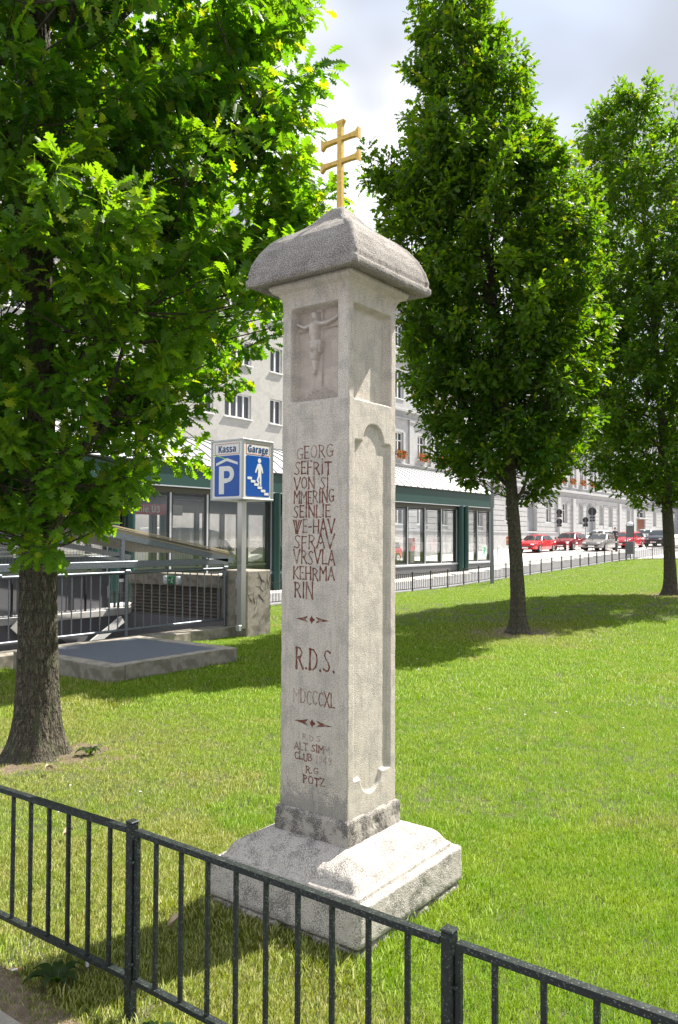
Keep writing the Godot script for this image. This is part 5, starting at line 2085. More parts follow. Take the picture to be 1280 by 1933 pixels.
	# dark railing and hedge strip across the side street
	t = thing("side_railing", "dark railing across the side street below the parked cars on the right", "fence")
	var bars := MB.new()
	for i in 16:
		var a := Vector3(-17.2 + i * 1.4, 0, -66.0 - 0.1 * i)
		a.y = ground(a.x, a.z) + 0.04
		var b := a + Vector3(1.4, 0, -0.1)
		mb = MB.new()
		mb.box(a + Vector3(0, 0.5, 0), Vector3(0.07, 1.05, 0.07))
		part(t, "post", mb, M.rail_far)
		for h in [0.95, 0.15]:
			mb = MB.new()
			mb.bar(a + Vector3(0, h, 0), b + Vector3(0, h, 0), 0.05, 0.05)
			part(t, "rail", mb, M.rail_far)
		for k in range(1, 14):
			bars.box(a.lerp(b, k / 14.0) + Vector3(0, 0.55, 0), Vector3(0.03, 0.8, 0.03))
	part(t, "bars", bars, M.rail_far).set_meta("kind", "stuff")

# a small figure meshed as one surface from joined capsules
func surface_nets(bones: Array, lo: Vector3, hi: Vector3, cell: float, soft: float) -> MB:
	var n := Vector3i(((hi - lo) / cell).ceil()) + Vector3i.ONE * 2
	var val := PackedFloat32Array()
	val.resize(n.x * n.y * n.z)
	for k in n.z:
		for j in n.y:
			for i in n.x:
				var p := lo + Vector3(i, j, k) * cell
				var d := 1.0e3
				for b in bones:
					var a: Vector3 = b[0]
					var ab: Vector3 = b[1] - a
					var t := clampf((p - a).dot(ab) / maxf(ab.length_squared(), 1e-9), 0.0, 1.0)
					var e: float = (a + ab * t).distance_to(p) - lerpf(b[2], b[3], t)
					var h := clampf(0.5 + 0.5 * (d - e) / soft, 0.0, 1.0)
					d = lerpf(d, e, h) - soft * h * (1.0 - h)
				val[(k * n.y + j) * n.x + i] = d
	var mb := MB.new()
	var id := {}
	var at := func(i: int, j: int, k: int) -> float: return val[(k * n.y + j) * n.x + i]
	for k in n.z - 1:
		for j in n.y - 1:
			for i in n.x - 1:
				var sum := Vector3.ZERO
				var cnt := 0
				for e in 12:
					var ax := e / 4
					var u := e % 2
					var w := (e / 2) % 2
					var o := Vector3i.ZERO
					o[(ax + 1) % 3] = u
					o[(ax + 2) % 3] = w
					var q := o
					q[ax] = 1
					var v0: float = val[((k + o.z) * n.y + j + o.y) * n.x + i + o.x]
					var v1: float = val[((k + q.z) * n.y + j + q.y) * n.x + i + q.x]
					if (v0 < 0.0) != (v1 < 0.0):
						sum += Vector3(o) + (Vector3(q) - Vector3(o)) * (v0 / (v0 - v1))
						cnt += 1
				if cnt:
					var g := Vector3(val[(k * n.y + j) * n.x + i + 1] - val[(k * n.y + j) * n.x + i], val[(k * n.y + j + 1) * n.x + i] - val[(k * n.y + j) * n.x + i], val[((k + 1) * n.y + j) * n.x + i] - val[(k * n.y + j) * n.x + i])
					id[Vector3i(i, j, k)] = mb.vert(lo + (Vector3(i, j, k) + sum / cnt) * cell, g)
	for c in id.keys():
		for ax in 3:
			var e := Vector3i.ZERO
			e[ax] = 1
			var v0: float = val[(c.z * n.y + c.y) * n.x + c.x]
			var q: Vector3i = c + e
			var v1: float = val[(q.z * n.y + q.y) * n.x + q.x]
			if (v0 < 0.0) == (v1 < 0.0):
				continue
			var u := Vector3i.ZERO
			var w := Vector3i.ZERO
			u[(ax + 1) % 3] = 1
			w[(ax + 2) % 3] = 1
			if not (id.has(c - u) and id.has(c - w) and id.has(c - u - w)):
				continue
			var A: int = id[c]
			var B: int = id[c - u]
			var C: int = id[c - u - w]
			var D: int = id[c - w]
			if v0 < 0.0:
				mb.ix.append_array(PackedInt32Array([A, C, B, A, D, C]))
			else:
				mb.ix.append_array(PackedInt32Array([A, B, C, A, C, D]))
	return mb

func person() -> void:
	var at := Vector3(-21.4, ground(-21.4, -71.0) + 0.05, -71.0)
	var t := thing("person", "person in dark clothes standing behind the parked red estate, only head and shoulders showing", "person", at, "", 0.4)
	var skin := mat(lin(0.45, 0.27, 0.20), 0.6)
	var bones := [[Vector3(0, 1.30, 0), Vector3(0, 1.05, 0), .15, .13], [Vector3(0, 1.05, 0), Vector3(0, 0.92, 0), .13, .15], [Vector3(-.15, 1.38, 0), Vector3(.15, 1.38, 0), .075, .075],
		[Vector3(-.19, 1.37, 0), Vector3(-.25, 1.10, .02), .055, .045], [Vector3(-.25, 1.10, .02), Vector3(-.24, .86, .09), .043, .034], [Vector3(.19, 1.37, 0), Vector3(.25, 1.10, .02), .055, .045], [Vector3(.25, 1.10, .02), Vector3(.24, .86, .09), .043, .034],
		[Vector3(-.09, .90, 0), Vector3(-.10, .48, .02), .085, .06], [Vector3(-.10, .48, .02), Vector3(-.10, .08, -.01), .058, .042], [Vector3(.09, .90, 0), Vector3(.11, .48, .03), .085, .06], [Vector3(.11, .48, .03), Vector3(.12, .08, .0), .058, .042],
		[Vector3(-.10, .045, -.03), Vector3(-.11, .035, .14), .045, .035], [Vector3(.12, .045, -.02), Vector3(.13, .035, .15), .045, .035]]
	var mb := surface_nets(bones, Vector3(-.36, -.04, -.22), Vector3(.36, 1.52, .26), 0.03, 0.03)
	part(t, "clothes", mb, mat(lin(0.03, 0.035, 0.05), 0.8))
	mb = surface_nets([[Vector3(0, 1.40, 0), Vector3(0, 1.52, .01), .055, .05], [Vector3(0, 1.60, .01), Vector3(0, 1.67, -.005), .078, .088], [Vector3(0, 1.55, .05), Vector3(0, 1.57, .06), .04, .045], [Vector3(0, 1.60, .095), Vector3(0, 1.63, .09), .014, .012], [Vector3(-.09, 1.61, 0), Vector3(-.09, 1.64, 0), .015, .016], [Vector3(.09, 1.61, 0), Vector3(.09, 1.64, 0), .015, .016]],
		Vector3(-.14, 1.36, -.13), Vector3(.14, 1.80, .15), 0.014, 0.02)
	part(t, "head", mb, skin)
	mb = surface_nets([[Vector3(0, 1.68, -.03), Vector3(0, 1.71, .02), .094, .085], [Vector3(0, 1.62, -.06), Vector3(0, 1.66, -.05), .07, .08]], Vector3(-.14, 1.50, -.18), Vector3(.14, 1.84, .15), 0.016, 0.02)
	part(t, "hair", mb, mat(lin(0.03, 0.02, 0.015), 0.8))
	for s in [-1.0, 1.0]:
		mb = surface_nets([[Vector3(s * .24, .86, .09), Vector3(s * .235, .80, .105), .032, .034], [Vector3(s * .225, .80, .11), Vector3(s * .225, .73, .13), .012, .010], [Vector3(s * .245, .80, .11), Vector3(s * .245, .735, .125), .012, .010], [Vector3(s * .215, .83, .125), Vector3(s * .21, .78, .15), .012, .010]],
			Vector3(s * .235 - .07, .69, .04), Vector3(s * .235 + .07, .92, .20), 0.012, 0.01)
		part(t, "hand", mb, skin)

func litter() -> void:
	# a few dry leaves and pale scraps on the grass
	rng.seed = 91
	var src: Node3D = null
	var spots := [[-3.1, -0.4, "dry curled leaf on the grass right of the big oak trunk"], [-1.75, 0.35, "pale dry leaf on the grass left of the stone base"], [-2.0, 0.9, "dry leaf lying behind the left fence panel"], [-0.35, 0.75, "small dry leaf near the left fence post"]]
	for q in spots:
		var at := Vector3(q[0], ground(q[0], q[1]) + 0.045, q[1])
		if src == null:
			src = thing("dry_leaf", q[2], "leaf", at, "dry leaves on the lawn")
			var p := PackedVector3Array()
			for j in 6:
				for i in 5:
					var u := i / 4.0 - 0.5
					var v := j / 5.0
					p.append(Vector3(u * 0.04 * sin(PI * (0.1 + 0.85 * v)), 0.012 + 0.05 * u * u * 4.0 * 0.4 + 0.012 * sin(v * 5.0), (0.5 - v) * 0.07))
			var mb := MB.new()
			mb.grid(p, 5, 6)
			part(src, "blade", mb, mat(lin(0.42, 0.33, 0.22), 0.8))
		else:
			copy(src, q[2], at, rng.randf() * TAU)
	var t := thing("paper_scrap", "narrow white scrap lying in the trodden earth before the fence", "litter", Vector3(-0.42, ground(-0.4, 1.16) + 0.03, 1.16), "", -0.6)
	var mb := MB.new()
	mb.box(Vector3.ZERO, Vector3(0.09, 0.008, 0.013), 0.004, Basis(Vector3(0, 0, 1), 0.12))
	part(t, "strip", mb, mat(lin(0.36, 0.36, 0.37), 0.8))
	t = thing("cigarette_end", "orange and white cigarette end on the bare earth at the lower left", "litter", Vector3(-0.62, ground(-0.62, 1.36) + 0.028, 1.36), "", 1.2)
	mb = MB.new()
	mb.rod(Vector3(-0.015, 0, 0), Vector3(0.008, 0, 0), 0.004, 8)
	part(t, "paper", mb, M.white)
	mb = MB.new()
	mb.rod(Vector3(0.008, 0, 0), Vector3(0.022, 0, 0), 0.0042, 8)
	part(t, "filter", mb, mat(lin(0.55, 0.22, 0.06), 0.8))

# ---------------------------------------------------------------- trees
func leaf_mesh(fine: bool) -> ArrayMesh:
	var outline := [[.012, .0], [.03, .12], [.15, .22], [.06, .30], [.27, .42], [.095, .50], [.37, .65], [.15, .71], [.33, .86], [.14, .90], [.12, .99], [0.0, 1.0]]
	if not fine:
		outline = [[.02, .0], [.20, .26], [.08, .38], [.35, .63], [.15, .73], [.24, .92], [0.0, 1.0]]
	var mb := MB.new()
	for s in [-1.0, 1.0]:
		var first := mb.v.size()
		for q in outline:
			var x: float = q[0] * s
			var t: float = q[1]
			var bend := -0.22 * t * t
			mb.col = Color(1.12, 1.08, 1.1)
			mb.vert(Vector3(0, t, bend), Vector3(-0.35 * s, 0.3 * t, 1))
			mb.col = Color.WHITE
			mb.vert(Vector3(x, t, bend + absf(x) * 0.42 - x * x * 0.9), Vector3(-0.35 * s + x * 1.2, 0.3 * t, 1))
		for i in outline.size() - 1:
			var a := first + i * 2
			if s > 0:
				mb.ix.append_array(PackedInt32Array([a, a + 3, a + 1, a, a + 2, a + 3]))
			else:
				mb.ix.append_array(PackedInt32Array([a, a + 1, a + 3, a, a + 3, a + 2]))
	return mb.mesh(M.leaf)

func profile(pts: Array, y: float) -> float:
	if y <= pts[0][0]:
		return pts[0][1]
	for i in pts.size() - 1:
		if y < pts[i + 1][0]:
			return lerpf(pts[i][1], pts[i + 1][1], (y - pts[i][0]) / (pts[i + 1][0] - pts[i][0]))
	return pts[pts.size() - 1][1]

# o: at, lean, tall, trunk, crown [[height, radius]...], limbs, clumps, leaves, size, seed, near
func oak(called: String, label: String, o: Dictionary) -> void:
	var t := thing(called, label, "tree", o.at, "oaks in a row on the lawn")
	var r := RandomNumberGenerator.new()
	r.seed = o.seed
	var f := FastNoiseLite.new()
	f.seed = o.seed
	f.frequency = 0.55
	var lean: Vector3 = o.lean
	var tall: float = o.tall
	var axis := func(y: float) -> Vector3: return Vector3(0, y, 0) + lean * pow(clampf(y / tall, 0, 1), 1.5)
	# trunk with a flared foot
	var r0: float = o.trunk
	var cols := 73 if o.near else 37
	var rows := 110 if o.near else 60
	var p := PackedVector3Array()
	var bf := FastNoiseLite.new()
	bf.seed = o.seed + 3
	bf.frequency = 1.0
	for j in rows:
		var y := -0.12 + (tall * 0.90) * pow(float(j) / (rows - 1), 1.6)
		var base := r0 * (1.0 - 0.80 * pow(clampf(y / (tall * 0.9), 0, 1), 0.9)) * (1.0 + 0.10 * exp(-y / 1.2))
		for i in cols:
			var a := -TAU * (i % (cols - 1)) / (cols - 1)
			var lobes := 0.75 + 0.45 * f.get_noise_2d(cos(a) * 2.2, sin(a) * 2.2) + 0.2 * sin(a * 5.0)
			var rr := base * (1.0 + maxf(lobes, 0.0) * 0.95 * exp(-maxf(y + 0.04, 0.0) / 0.17))
			var cx := cos(a)
			var cz := sin(a)
			rr += 0.05 * r0 * bf.get_noise_3d(cx * 1.2, y * 0.8, cz * 1.2)
			var fur := absf(bf.get_noise_3d(cx * 5.5 + 4.0, y * 1.1, cz * 5.5))
			rr -= 0.014 * (1.0 - smooth(0.0, 0.16, fur)) * clampf(r0 / 0.17, 0.5, 1.2)
			p.append(axis.call(y) + Vector3(cx * rr, 0, cz * rr))
	var mb := MB.new()
	mb.grid(p, cols, rows, true)
	part(t, "trunk", mb, M.bark)
	# limbs climbing steeply into the crown
	var limb_pts := PackedVector3Array()
	var low: float = o.crown[0][0]
	for i in int(o.limbs):
		var fr: float = (i + 0.5) / float(o.limbs)
		var y0 := lerpf(low * 0.86, tall * 0.74, pow(fr, 0.85))
		var az := i * 2.39996 + r.randf() * 0.6
		var y1 := minf(y0 + lerpf(1.0, 2.6, r.randf()) * tall / 12.0, tall * 0.97)
		var reach: float = profile(o.crown, y1) * r.randf_range(0.62, 0.90)
		var a: Vector3 = axis.call(y0)
		var b: Vector3 = axis.call(y1) + Vector3(cos(az), 0, sin(az)) * reach
		var pts := PackedVector3Array()
		var rad := PackedFloat32Array()
		var thick := r0 * lerpf(0.34, 0.14, fr)
		for k in 9:
			var s := k / 8.0
			var q := a.lerp(b, s)
			q.y += 0.10 * (y1 - y0) * sin(s * PI) * (-1.0) + 0.0
			q += Vector3(f.get_noise_2d(i * 7.0, s * 3.0), f.get_noise_2d(i * 7.0 + 50.0, s * 3.0), f.get_noise_2d(i * 7.0 + 90.0, s * 3.0)) * 0.28 * s
			pts.append(q)
			rad.append(lerpf(thick, 0.007, pow(s, 0.7)))
			if k > 1:
				limb_pts.append(q)
		mb = MB.new()
		mb.tube(pts, rad, 8, false)
		part(t, "limb", mb, M.bark)
	for k in 10:
		limb_pts.append(axis.call(lerpf(low, tall * 0.92, k / 9.0)))
	# leaf sprays through the crown, each on a twig of its own
	var twigs := MB.new()
	var where: Array[Transform3D] = []
	var tint := PackedColorArray()
	var top: float = o.crown[o.crown.size() - 1][0]
	var rmax := 0.0
	for q in o.crown:
		rmax = maxf(rmax, q[1])
	var made := 0
	var extra: Array = o.get("extra", [])
	for q in extra:
		var arm := MB.new()
		var a0: Vector3 = axis.call(q.y - 0.9)
		arm.tube(PackedVector3Array([a0, a0.lerp(q, 0.45) - Vector3(0, 0.10, 0), a0.lerp(q, 0.8), q]), PackedFloat32Array([0.028, 0.018, 0.010, 0.004]), 6, false)
		part(t, "limb", arm, M.bark)
		for k in 4:
			limb_pts.append(a0.lerp(q, 0.4 + 0.2 * k))
	var more := extra.size() * 9
	while made < int(o.clumps) + more:
		var y := r.randf_range(low - 0.1, top)
		var R: float = profile(o.crown, y)
		if r.randf() > R / rmax:
			continue
		var az := r.randf() * TAU
		var ca := cos(az)
		var sa := sin(az)
		# an uneven outline: bulges and bays
		var bulge := 1.0 + 0.30 * f.get_noise_3d(ca * 2.4, y * 0.9, sa * 2.4) + 0.12 * f.get_noise_3d(ca * 6.0, y * 2.4, sa * 6.0)
		var fr := pow(r.randf(), 0.42)
		if f.get_noise_3d(ca * 4.5 * fr + 20.0, y * 1.9, sa * 4.5 * fr) < -0.24:
			continue
		var c: Vector3 = axis.call(y) + Vector3(ca, 0, sa) * R * bulge * fr
		if made < more:
			var q: Vector3 = extra[made / 9]
			var a0: Vector3 = axis.call(q.y - 0.9)
			c = a0.lerp(q, r.randf_range(0.62, 1.0)) + Vector3(r.randf_range(-1, 1), r.randf_range(-0.6, 1), r.randf_range(-1, 1)) * 0.16
			ca = (q - a0).normalized().x
			sa = (q - a0).normalized().z
			fr = 0.95
		made += 1
		var out := Vector3(ca, 0.15, sa)
		var dir := (out * 0.75 + Vector3.UP * r.randf_range(0.1, 0.8) + Vector3(r.randf_range(-1, 1), r.randf_range(-0.6, 0.6), r.randf_range(-1, 1)) * 0.55).normalized()
		var spray: float = o.spray * r.randf_range(0.75, 1.3)
		var best := 0
		var bd := 1.0e9
		for i in limb_pts.size():
			var d := limb_pts[i].distance_squared_to(c) + (0.0 if limb_pts[i].y < c.y else 1.5)
			if d < bd:
				bd = d
				best = i
		var e := c + dir * spray
		var m := c.lerp(limb_pts[best], 0.5) - Vector3(0, 0.06, 0)
		twigs.tube(PackedVector3Array([limb_pts[best], m, c, e]), PackedFloat32Array([0.009, 0.007, 0.005, 0.002]), 4 if o.near else 3, false)
		var tone := f.get_noise_3d(c.x * 1.3, c.y * 1.3, c.z * 1.3)
		for k in int(o.leaves):
			var s := pow(r.randf(), 0.6)
			var side := Vector3(r.randf_range(-1, 1), r.randf_range(-1, 1), r.randf_range(-1, 1)).normalized()
			var at := c.lerp(e, s) + side * spray * 0.34 * r.randf()
			var L := (dir * 0.45 + side + Vector3.DOWN * 0.10).normalized()
			var N := Vector3(r.randf_range(-1.0, 1.0), 0.85, r.randf_range(-1.0, 1.0)) + out * 0.35
			N = (N - L * N.dot(L))
			if N.length_squared() < 0.01:
				N = L.cross(Vector3.RIGHT)
			N = N.normalized()
			var sz: float = o.size * r.randf_range(0.62, 1.18)
			where.append(Transform3D(Basis(L.cross(N) * sz, L * sz, N * sz), at))
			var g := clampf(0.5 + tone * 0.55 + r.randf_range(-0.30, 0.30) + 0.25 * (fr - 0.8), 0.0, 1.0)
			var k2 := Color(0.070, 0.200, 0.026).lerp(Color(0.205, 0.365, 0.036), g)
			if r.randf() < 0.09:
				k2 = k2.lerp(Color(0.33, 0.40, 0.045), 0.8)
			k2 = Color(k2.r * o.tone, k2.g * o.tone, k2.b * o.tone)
			tint.append(k2)
	var tw := part(t, "twigs", twigs, M.twig)
	tw.set_meta("kind", "stuff")
	var skip := {}
	if o.near:
		# the leaves that show largest are parts of their own
		var eye: Vector3 = Vector3(2.406, 1.78, 3.194) - o.at
		var fw := Vector3(-0.602, 0.03, -0.798)
		var right := Vector3(0.798, 0, -0.602)
		var order := []
		for i in where.size():
			var d := where[i].origin - eye
			var z := d.dot(fw)
			if z > 0.5 and absf(d.dot(right)) < 0.425 * z and absf(d.y - 0.03 * z) < 0.64 * z:
				order.append([z / where[i].basis.y.length(), i])
		order.sort_custom(func(a, b): return a[0] < b[0])
		var lm := leaf_mesh(true)
		var tones := []
		for k in 5:
			var m: StandardMaterial3D = M.leaf.duplicate()
			m.albedo_color = lin(lerpf(0.070, 0.24, k / 4.0), lerpf(0.200, 0.385, k / 4.0), lerpf(0.026, 0.038, k / 4.0))
			tones.append(m)
		for k in mini(300, order.size()):
			var i: int = order[k][1]
			skip[i] = true
			var l := MeshInstance3D.new()
			l.name = "leaf"
			l.mesh = lm
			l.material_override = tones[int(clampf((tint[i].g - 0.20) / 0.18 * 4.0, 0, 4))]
			l.transform = where[i]
			t.add_child(l, true)
	var mm := MultiMesh.new()
	mm.transform_format = MultiMesh.TRANSFORM_3D
	mm.use_colors = true
	mm.mesh = leaf_mesh(o.near)
	mm.instance_count = where.size() - skip.size()
	var n := 0
	for i in where.size():
		if skip.has(i):
			continue
		mm.set_instance_transform(n, where[i])
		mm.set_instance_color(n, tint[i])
		n += 1
	var mi := MultiMeshInstance3D.new()
	mi.name = "crown"
	mi.multimesh = mm
	mi.set_meta("kind", "stuff")
	t.add_child(mi, true)

func trees() -> void:
	M.leaf = mat(Color.WHITE, 0.42)
	M.leaf.vertex_color_use_as_albedo = true
	M.leaf.metallic_specular = 0.55
	M.leaf.backlight_enabled = true
	M.leaf.backlight = Color(1.2, 1.2, 0.45)
	oak("oak_tree", "big near oak at the left with thick furrowed trunk and large lobed leaves", {at = Vector3(-3.754, -0.088, -0.705), lean = Vector3(-0.2, 0, 0.1), tall = 12.0, trunk = 0.173,
		crown = [[1.8, 0.62], [2.45, 1.02], [3.05, 1.45], [3.7, 1.90], [4.6, 2.2], [5.5, 2.2], [6.5, 2.0], [8.0, 1.7], [10.0, 1.2], [12.2, 0.25]], limbs = 34, clumps = 1330, leaves = 64, size = 0.134, spray = 0.40, extra = [Vector3(1.52, 5.35, -1.12), Vector3(1.50, 4.45, -1.08)], seed = 101, tone = 1.15, near = true})
	oak("oak_tree", "middle oak with dense upright crown and slim trunk, just right of the stone pillar", {at = Vector3(-3.997, ground(-3.997, -11.025), -11.025), lean = Vector3(-1.12, 0, 0.85), tall = 13.4, trunk = 0.142,
		crown = [[2.55, 0.45], [3.0, 0.98], [3.5, 1.25], [4.2, 1.42], [5.0, 1.58], [6.0, 1.76], [7.5, 1.78], [8.4, 1.60], [9.2, 1.18], [10.2, 0.86], [11.3, 0.58], [12.3, 0.38], [13.2, 0.10]], limbs = 34, clumps = 1130, leaves = 56, size = 0.145, spray = 0.50, extra = [Vector3(-2.20, 8.75, 1.65), Vector3(-1.75, 8.1, 1.32)], seed = 202, tone = 0.78, near = false})
	oak("oak_tree", "farthest oak of the row at the right picture edge with loose tall crown", {at = Vector3(-3.17, ground(-3.17, -18.65), -18.65), lean = Vector3(-0.76, 0, 0.57), tall = 13.4, trunk = 0.158,
		crown = [[2.35, 0.55], [2.9, 1.65], [3.5, 2.2], [4.6, 2.4], [6.9, 2.2], [9.2, 2.0], [10.8, 1.7], [12.0, 1.15], [12.8, 0.65], [13.4, 0.15]], limbs = 36, clumps = 1150, leaves = 54, size = 0.150, spray = 0.52, seed = 303, tone = 0.85, near = false})

# bare soil round the stems
func earth_patches() -> void:
	var f := FastNoiseLite.new()
	f.seed = 12
	f.frequency = 1.0
	for q in [Vector3(-3.55, 0.62, -0.78), Vector3(-4.05, 0.95, -11.0), Vector3(-3.2, 0.7, -18.6)]:
		var p := PackedVector3Array()
		for j in 10:
			for i in 41:
				var a := -TAU * (i % 40) / 40.0
				var rr: float = q.y * (1.0 + 0.55 * f.get_noise_2d(cos(a) * 1.6 + q.x, sin(a) * 1.6 + q.z)) * (1.0 - j / 9.0)
				var x: float = q.x + cos(a) * rr * 1.25
				var z: float = q.z + sin(a) * rr
				p.append(Vector3(x, ground(x, z) + 0.014 * smooth(0.0, 3.0, j) - 0.016 + 0.022 * f.get_noise_2d(x * 6.0, z * 6.0) * smooth(0.0, 2.0, j), z))
		var mb := MB.new()
		mb.grid(p, 41, 10, true)
		structure("earth_patch", mb, M.earth)

# ---------------------------------------------------------------- grass
func tuft_mesh(blades: int, rad: float, tall: float, wide: float, sd: int) -> ArrayMesh:
	var r := RandomNumberGenerator.new()
	r.seed = sd
	var mb := MB.new()
	for i in blades:
		var a := r.randf() * TAU
		var q := Vector3(cos(a), 0, sin(a)) * rad * sqrt(r.randf())
		var d := Vector3(r.randf_range(-1, 1), 0, r.randf_range(-1, 1)) * 0.75
		var h := tall * r.randf_range(0.55, 1.15)
		var az := r.randf() * TAU
		var w := Vector3(cos(az), 0, sin(az)) * wide * 0.5
		var m := q + Vector3(0, h * 0.6, 0) + d * h * 0.25
		var e := q + Vector3(0, h, 0) + d * h * 0.8
		var k := r.randf_range(0.85, 1.15)
		mb.col = Color(k, k, k)
		var nn := Vector3(-w.z, 0.35 * w.length(), w.x).normalized()
		if nn.y < 0: nn = -nn
		nn = (nn + Vector3.UP * 0.9).normalized()
		var f := mb.vert(q - w, nn)
		mb.vert(q + w, nn)
		mb.vert(m + w * 0.8, nn)
		mb.vert(m - w * 0.8, nn)
		mb.vert(e, nn)
		mb.ix.append_array(PackedInt32Array([f, f + 2, f + 1, f, f + 3, f + 2, f + 3, f + 4, f + 2]))
	return mb.mesh(M.grass)

func grass_free(x: float, z: float) -> bool:
	if absf(x) < 0.44 and absf(z) < 0.44:
		return false
	if x < -6.20 and x > -9.2 and z > -5.68 and z < -3.31:
		return false
	if x < -8.72 and z > -8.92:
		return false
	if x < -8.43 and x > -9.2 and z < -8.18 and z > -8.92:
		return false
	if x < -13.8 or z < -50.6:
		return false
	return true

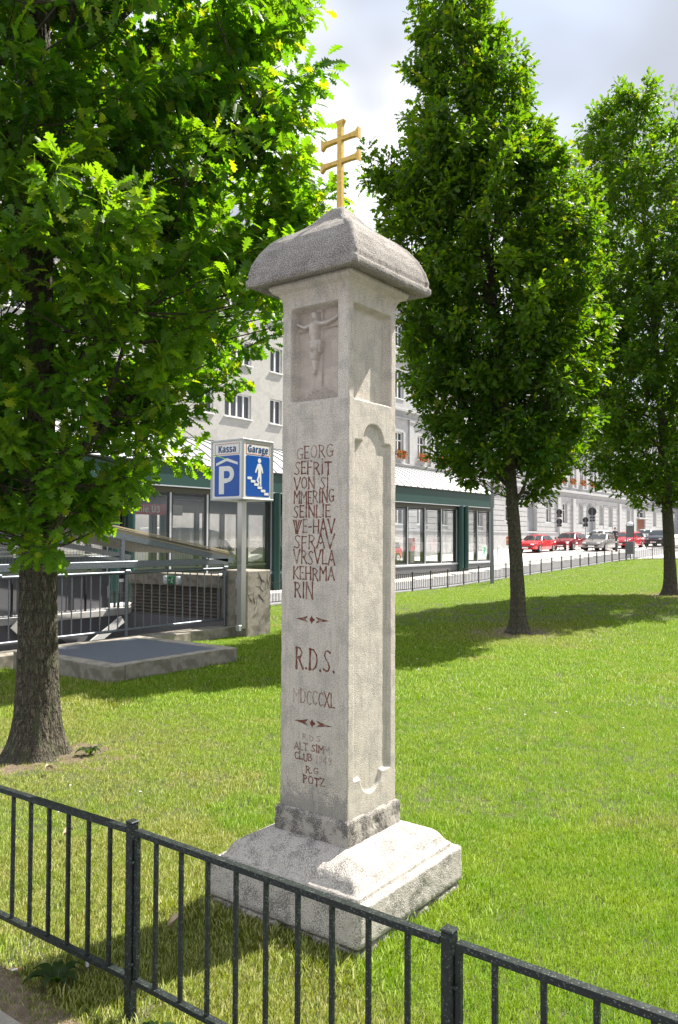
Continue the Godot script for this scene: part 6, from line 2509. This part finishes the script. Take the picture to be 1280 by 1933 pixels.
func grass() -> void:
	M.grass = mat(Color.WHITE, 0.55)
	M.grass.vertex_color_use_as_albedo = true
	M.grass.metallic_specular = 0.35
	M.grass.backlight_enabled = true
	M.grass.backlight = Color(0.75, 0.8, 0.35)
	var eye := Vector2(2.406, 3.194)
	var fw := Vector2(-0.602, -0.798)
	var f := FastNoiseLite.new()
	f.seed = 44
	f.frequency = 0.45
	f.fractal_octaves = 3
	var f2 := FastNoiseLite.new()
	f2.seed = 45
	f2.frequency = 2.2
	var r := RandomNumberGenerator.new()
	r.seed = 9
	var bands := [[1.0, 5.2, 2600.0, 0], [5.2, 9.0, 1100.0, 0], [9.0, 17.0, 260.0, 1], [17.0, 32.0, 70.0, 1], [32.0, 56.0, 26.0, 2]]
	var meshes := [tuft_mesh(18, 0.045, 0.023, 0.0028, 1), tuft_mesh(26, 0.10, 0.036, 0.0055, 2), tuft_mesh(30, 0.20, 0.040, 0.011, 3)]
	var names := ["grass", "grass", "grass"]
	for lod in 3:
		var where: Array[Transform3D] = []
		var tint := PackedColorArray()
		for b in bands:
			if b[3] != lod:
				continue
			var half := 0.62
			var area: float = half * (b[1] * b[1] - b[0] * b[0])
			for i in int(area * b[2]):
				var d := sqrt(r.randf_range(b[0] * b[0], b[1] * b[1]))
				var q := eye + fw.rotated(r.randf_range(-half, half)) * d
				if q.y > 1.52 or not grass_free(q.x, q.y):
					continue
				var n := f.get_noise_2d(q.x, q.y)
				var n2 := f2.get_noise_2d(q.x, q.y)
				var dry := smooth(0.05, 0.55, n + 0.35 * n2 + 0.75 * smooth(-0.9, 1.5, q.y - 0.40 * q.x) - 0.20)
				var keep := 1.0
				for tr in [Vector2(-3.754, -0.705), Vector2(-3.997, -11.025), Vector2(-3.17, -18.65)]:
					var dd := q.distance_to(tr)
					if dd < 2.6:
						keep = minf(keep, smooth(0.15, 1.0, dd + 0.35 * n2) * 0.9 + 0.05)
						dry = maxf(dry, (1.0 - smooth(0.6, 2.4, dd + 1.2 * n2)) * 0.9)
				if q.y > 1.12:
					keep *= 0.30 + 0.5 * smooth(-0.3, 0.3, n2 + 0.4 * q.x - 0.1)
					dry = maxf(dry, 0.45 + 0.3 * n2)
				if r.randf() > keep:
					continue
				var s := r.randf_range(0.7, 1.25) * (1.0 + 0.25 * n)
				var near_stone := maxf(absf(q.x), absf(q.y))
				if near_stone < 0.62:
					s *= 1.7
				if absf(q.y - 1.27) < 0.10:
					s *= 1.35
				if r.randf() < 0.02:
					s *= 1.6
				var B := Basis(Vector3.UP, r.randf() * TAU).scaled(Vector3(s, s * r.randf_range(0.8, 1.2), s))
				where.append(Transform3D(B, Vector3(q.x, ground(q.x, q.y) - 0.006, q.y)))
				var c := Color(0.195, 0.350, 0.026).lerp(Color(0.345, 0.450, 0.050), clampf(0.5 + n2 * 0.6 + r.randf_range(-0.15, 0.15), 0, 1))
				c = c.lerp(Color(0.42, 0.37, 0.17), clampf(dry * 0.65 * r.randf_range(0.4, 1.3), 0, 0.9))
				if r.randf() < 0.035:
					c = c.lerp(Color(0.44, 0.39, 0.20), 0.7)
				tint.append(c)
		var mm := MultiMesh.new()
		mm.transform_format = MultiMesh.TRANSFORM_3D
		mm.use_colors = true
		mm.mesh = meshes[lod]
		mm.instance_count = where.size()
		for i in where.size():
			mm.set_instance_transform(i, where[i])
			mm.set_instance_color(i, tint[i])
		var mi := MultiMeshInstance3D.new()
		mi.name = numbered(names[lod])
		mi.multimesh = mm
		mi.set_meta("kind", "stuff")
		add_child(mi)
	# white clover heads
	var mb := MB.new()
	for k in 6:
		var a := TAU * k / 6
		mb.rod(Vector3(cos(a), 0, sin(a)) * 0.004, Vector3(cos(a) * 0.011, 0.006, sin(a) * 0.011), 0.0045, 5)
	mb.rod(Vector3(0, -0.05, 0), Vector3(0, 0.0, 0), 0.001, 4)
	var cm := mb.mesh(mat(lin(0.72, 0.70, 0.66), 0.8))
	var cw: Array[Transform3D] = []
	for i in 900:
		var d := sqrt(r.randf_range(25.0, 1100.0))
		var q := eye + fw.rotated(r.randf_range(-0.6, 0.6)) * d
		if q.y > 1.0 or not grass_free(q.x, q.y) or f.get_noise_2d(q.x * 0.8 + 60.0, q.y * 0.8) < 0.12:
			continue
		cw.append(Transform3D(Basis(Vector3.UP, r.randf() * TAU).scaled(Vector3.ONE * r.randf_range(0.45, 0.95)), Vector3(q.x, ground(q.x, q.y) + 0.045, q.y)))
	var m2 := MultiMesh.new()
	m2.transform_format = MultiMesh.TRANSFORM_3D
	m2.mesh = cm
	m2.instance_count = cw.size()
	for i in cw.size():
		m2.set_instance_transform(i, cw[i])
	var mo := MultiMeshInstance3D.new()
	mo.name = numbered("clover_flowers")
	mo.multimesh = m2
	mo.set_meta("kind", "stuff")
	add_child(mo)
	# broad-leaved weeds along the fence
	var spots := [[0.22, 1.36, "broad leaved weed at the foot of the left fence post"], [-0.42, 1.30, "small weed rosette under the left fence panel"], [0.75, 1.05, "weed with long leaves behind the middle fence panel"], [-3.35, -0.95, "weed tuft in the shade right of the big oak trunk"]]
	var src: Node3D = null
	for q in spots:
		var at := Vector3(q[0], ground(q[0], q[1]) + 0.005, q[1])
		if src == null:
			src = thing("weed_plant", q[2], "weed", at, "weeds in the lawn")
			for k in 9:
				var a := TAU * k / 9.0 + r.randf_range(-0.3, 0.3)
				var len := r.randf_range(0.08, 0.14)
				var p := PackedVector3Array()
				for j in 7:
					var s := j / 6.0
					var w := 0.022 * sin(PI * clampf(s * 0.9 + 0.08, 0, 1))
					var ctr := Vector3(cos(a), 0, sin(a)) * len * s + Vector3(0, 0.05 * sin(s * 2.6), 0)
					var sd := Vector3(-sin(a), 0, cos(a))
					for i in 3:
						p.append(ctr + sd * w * (i - 1) + Vector3(0, 0.006 * absf(i - 1.0), 0))
				mb = MB.new()
				mb.col = Color(0.06, 0.12, 0.03)
				mb.grid(p, 3, 7)
				part(src, "leaf", mb, M.leaf)
		else:
			copy(src, q[2], at, r.randf() * TAU)

func _ready() -> void:
	light_and_camera()
	make_materials()
	setting()
	town_hall()
	modern_building()
	corner_block()
	pavilion()
	stairs()
	short_fence()
	parking_sign()
	far_fence()
	pillar()
	near_fence()
	earth_patches()
	trees()
	grass()
	vehicles()
	furniture()
	person()
	litter()
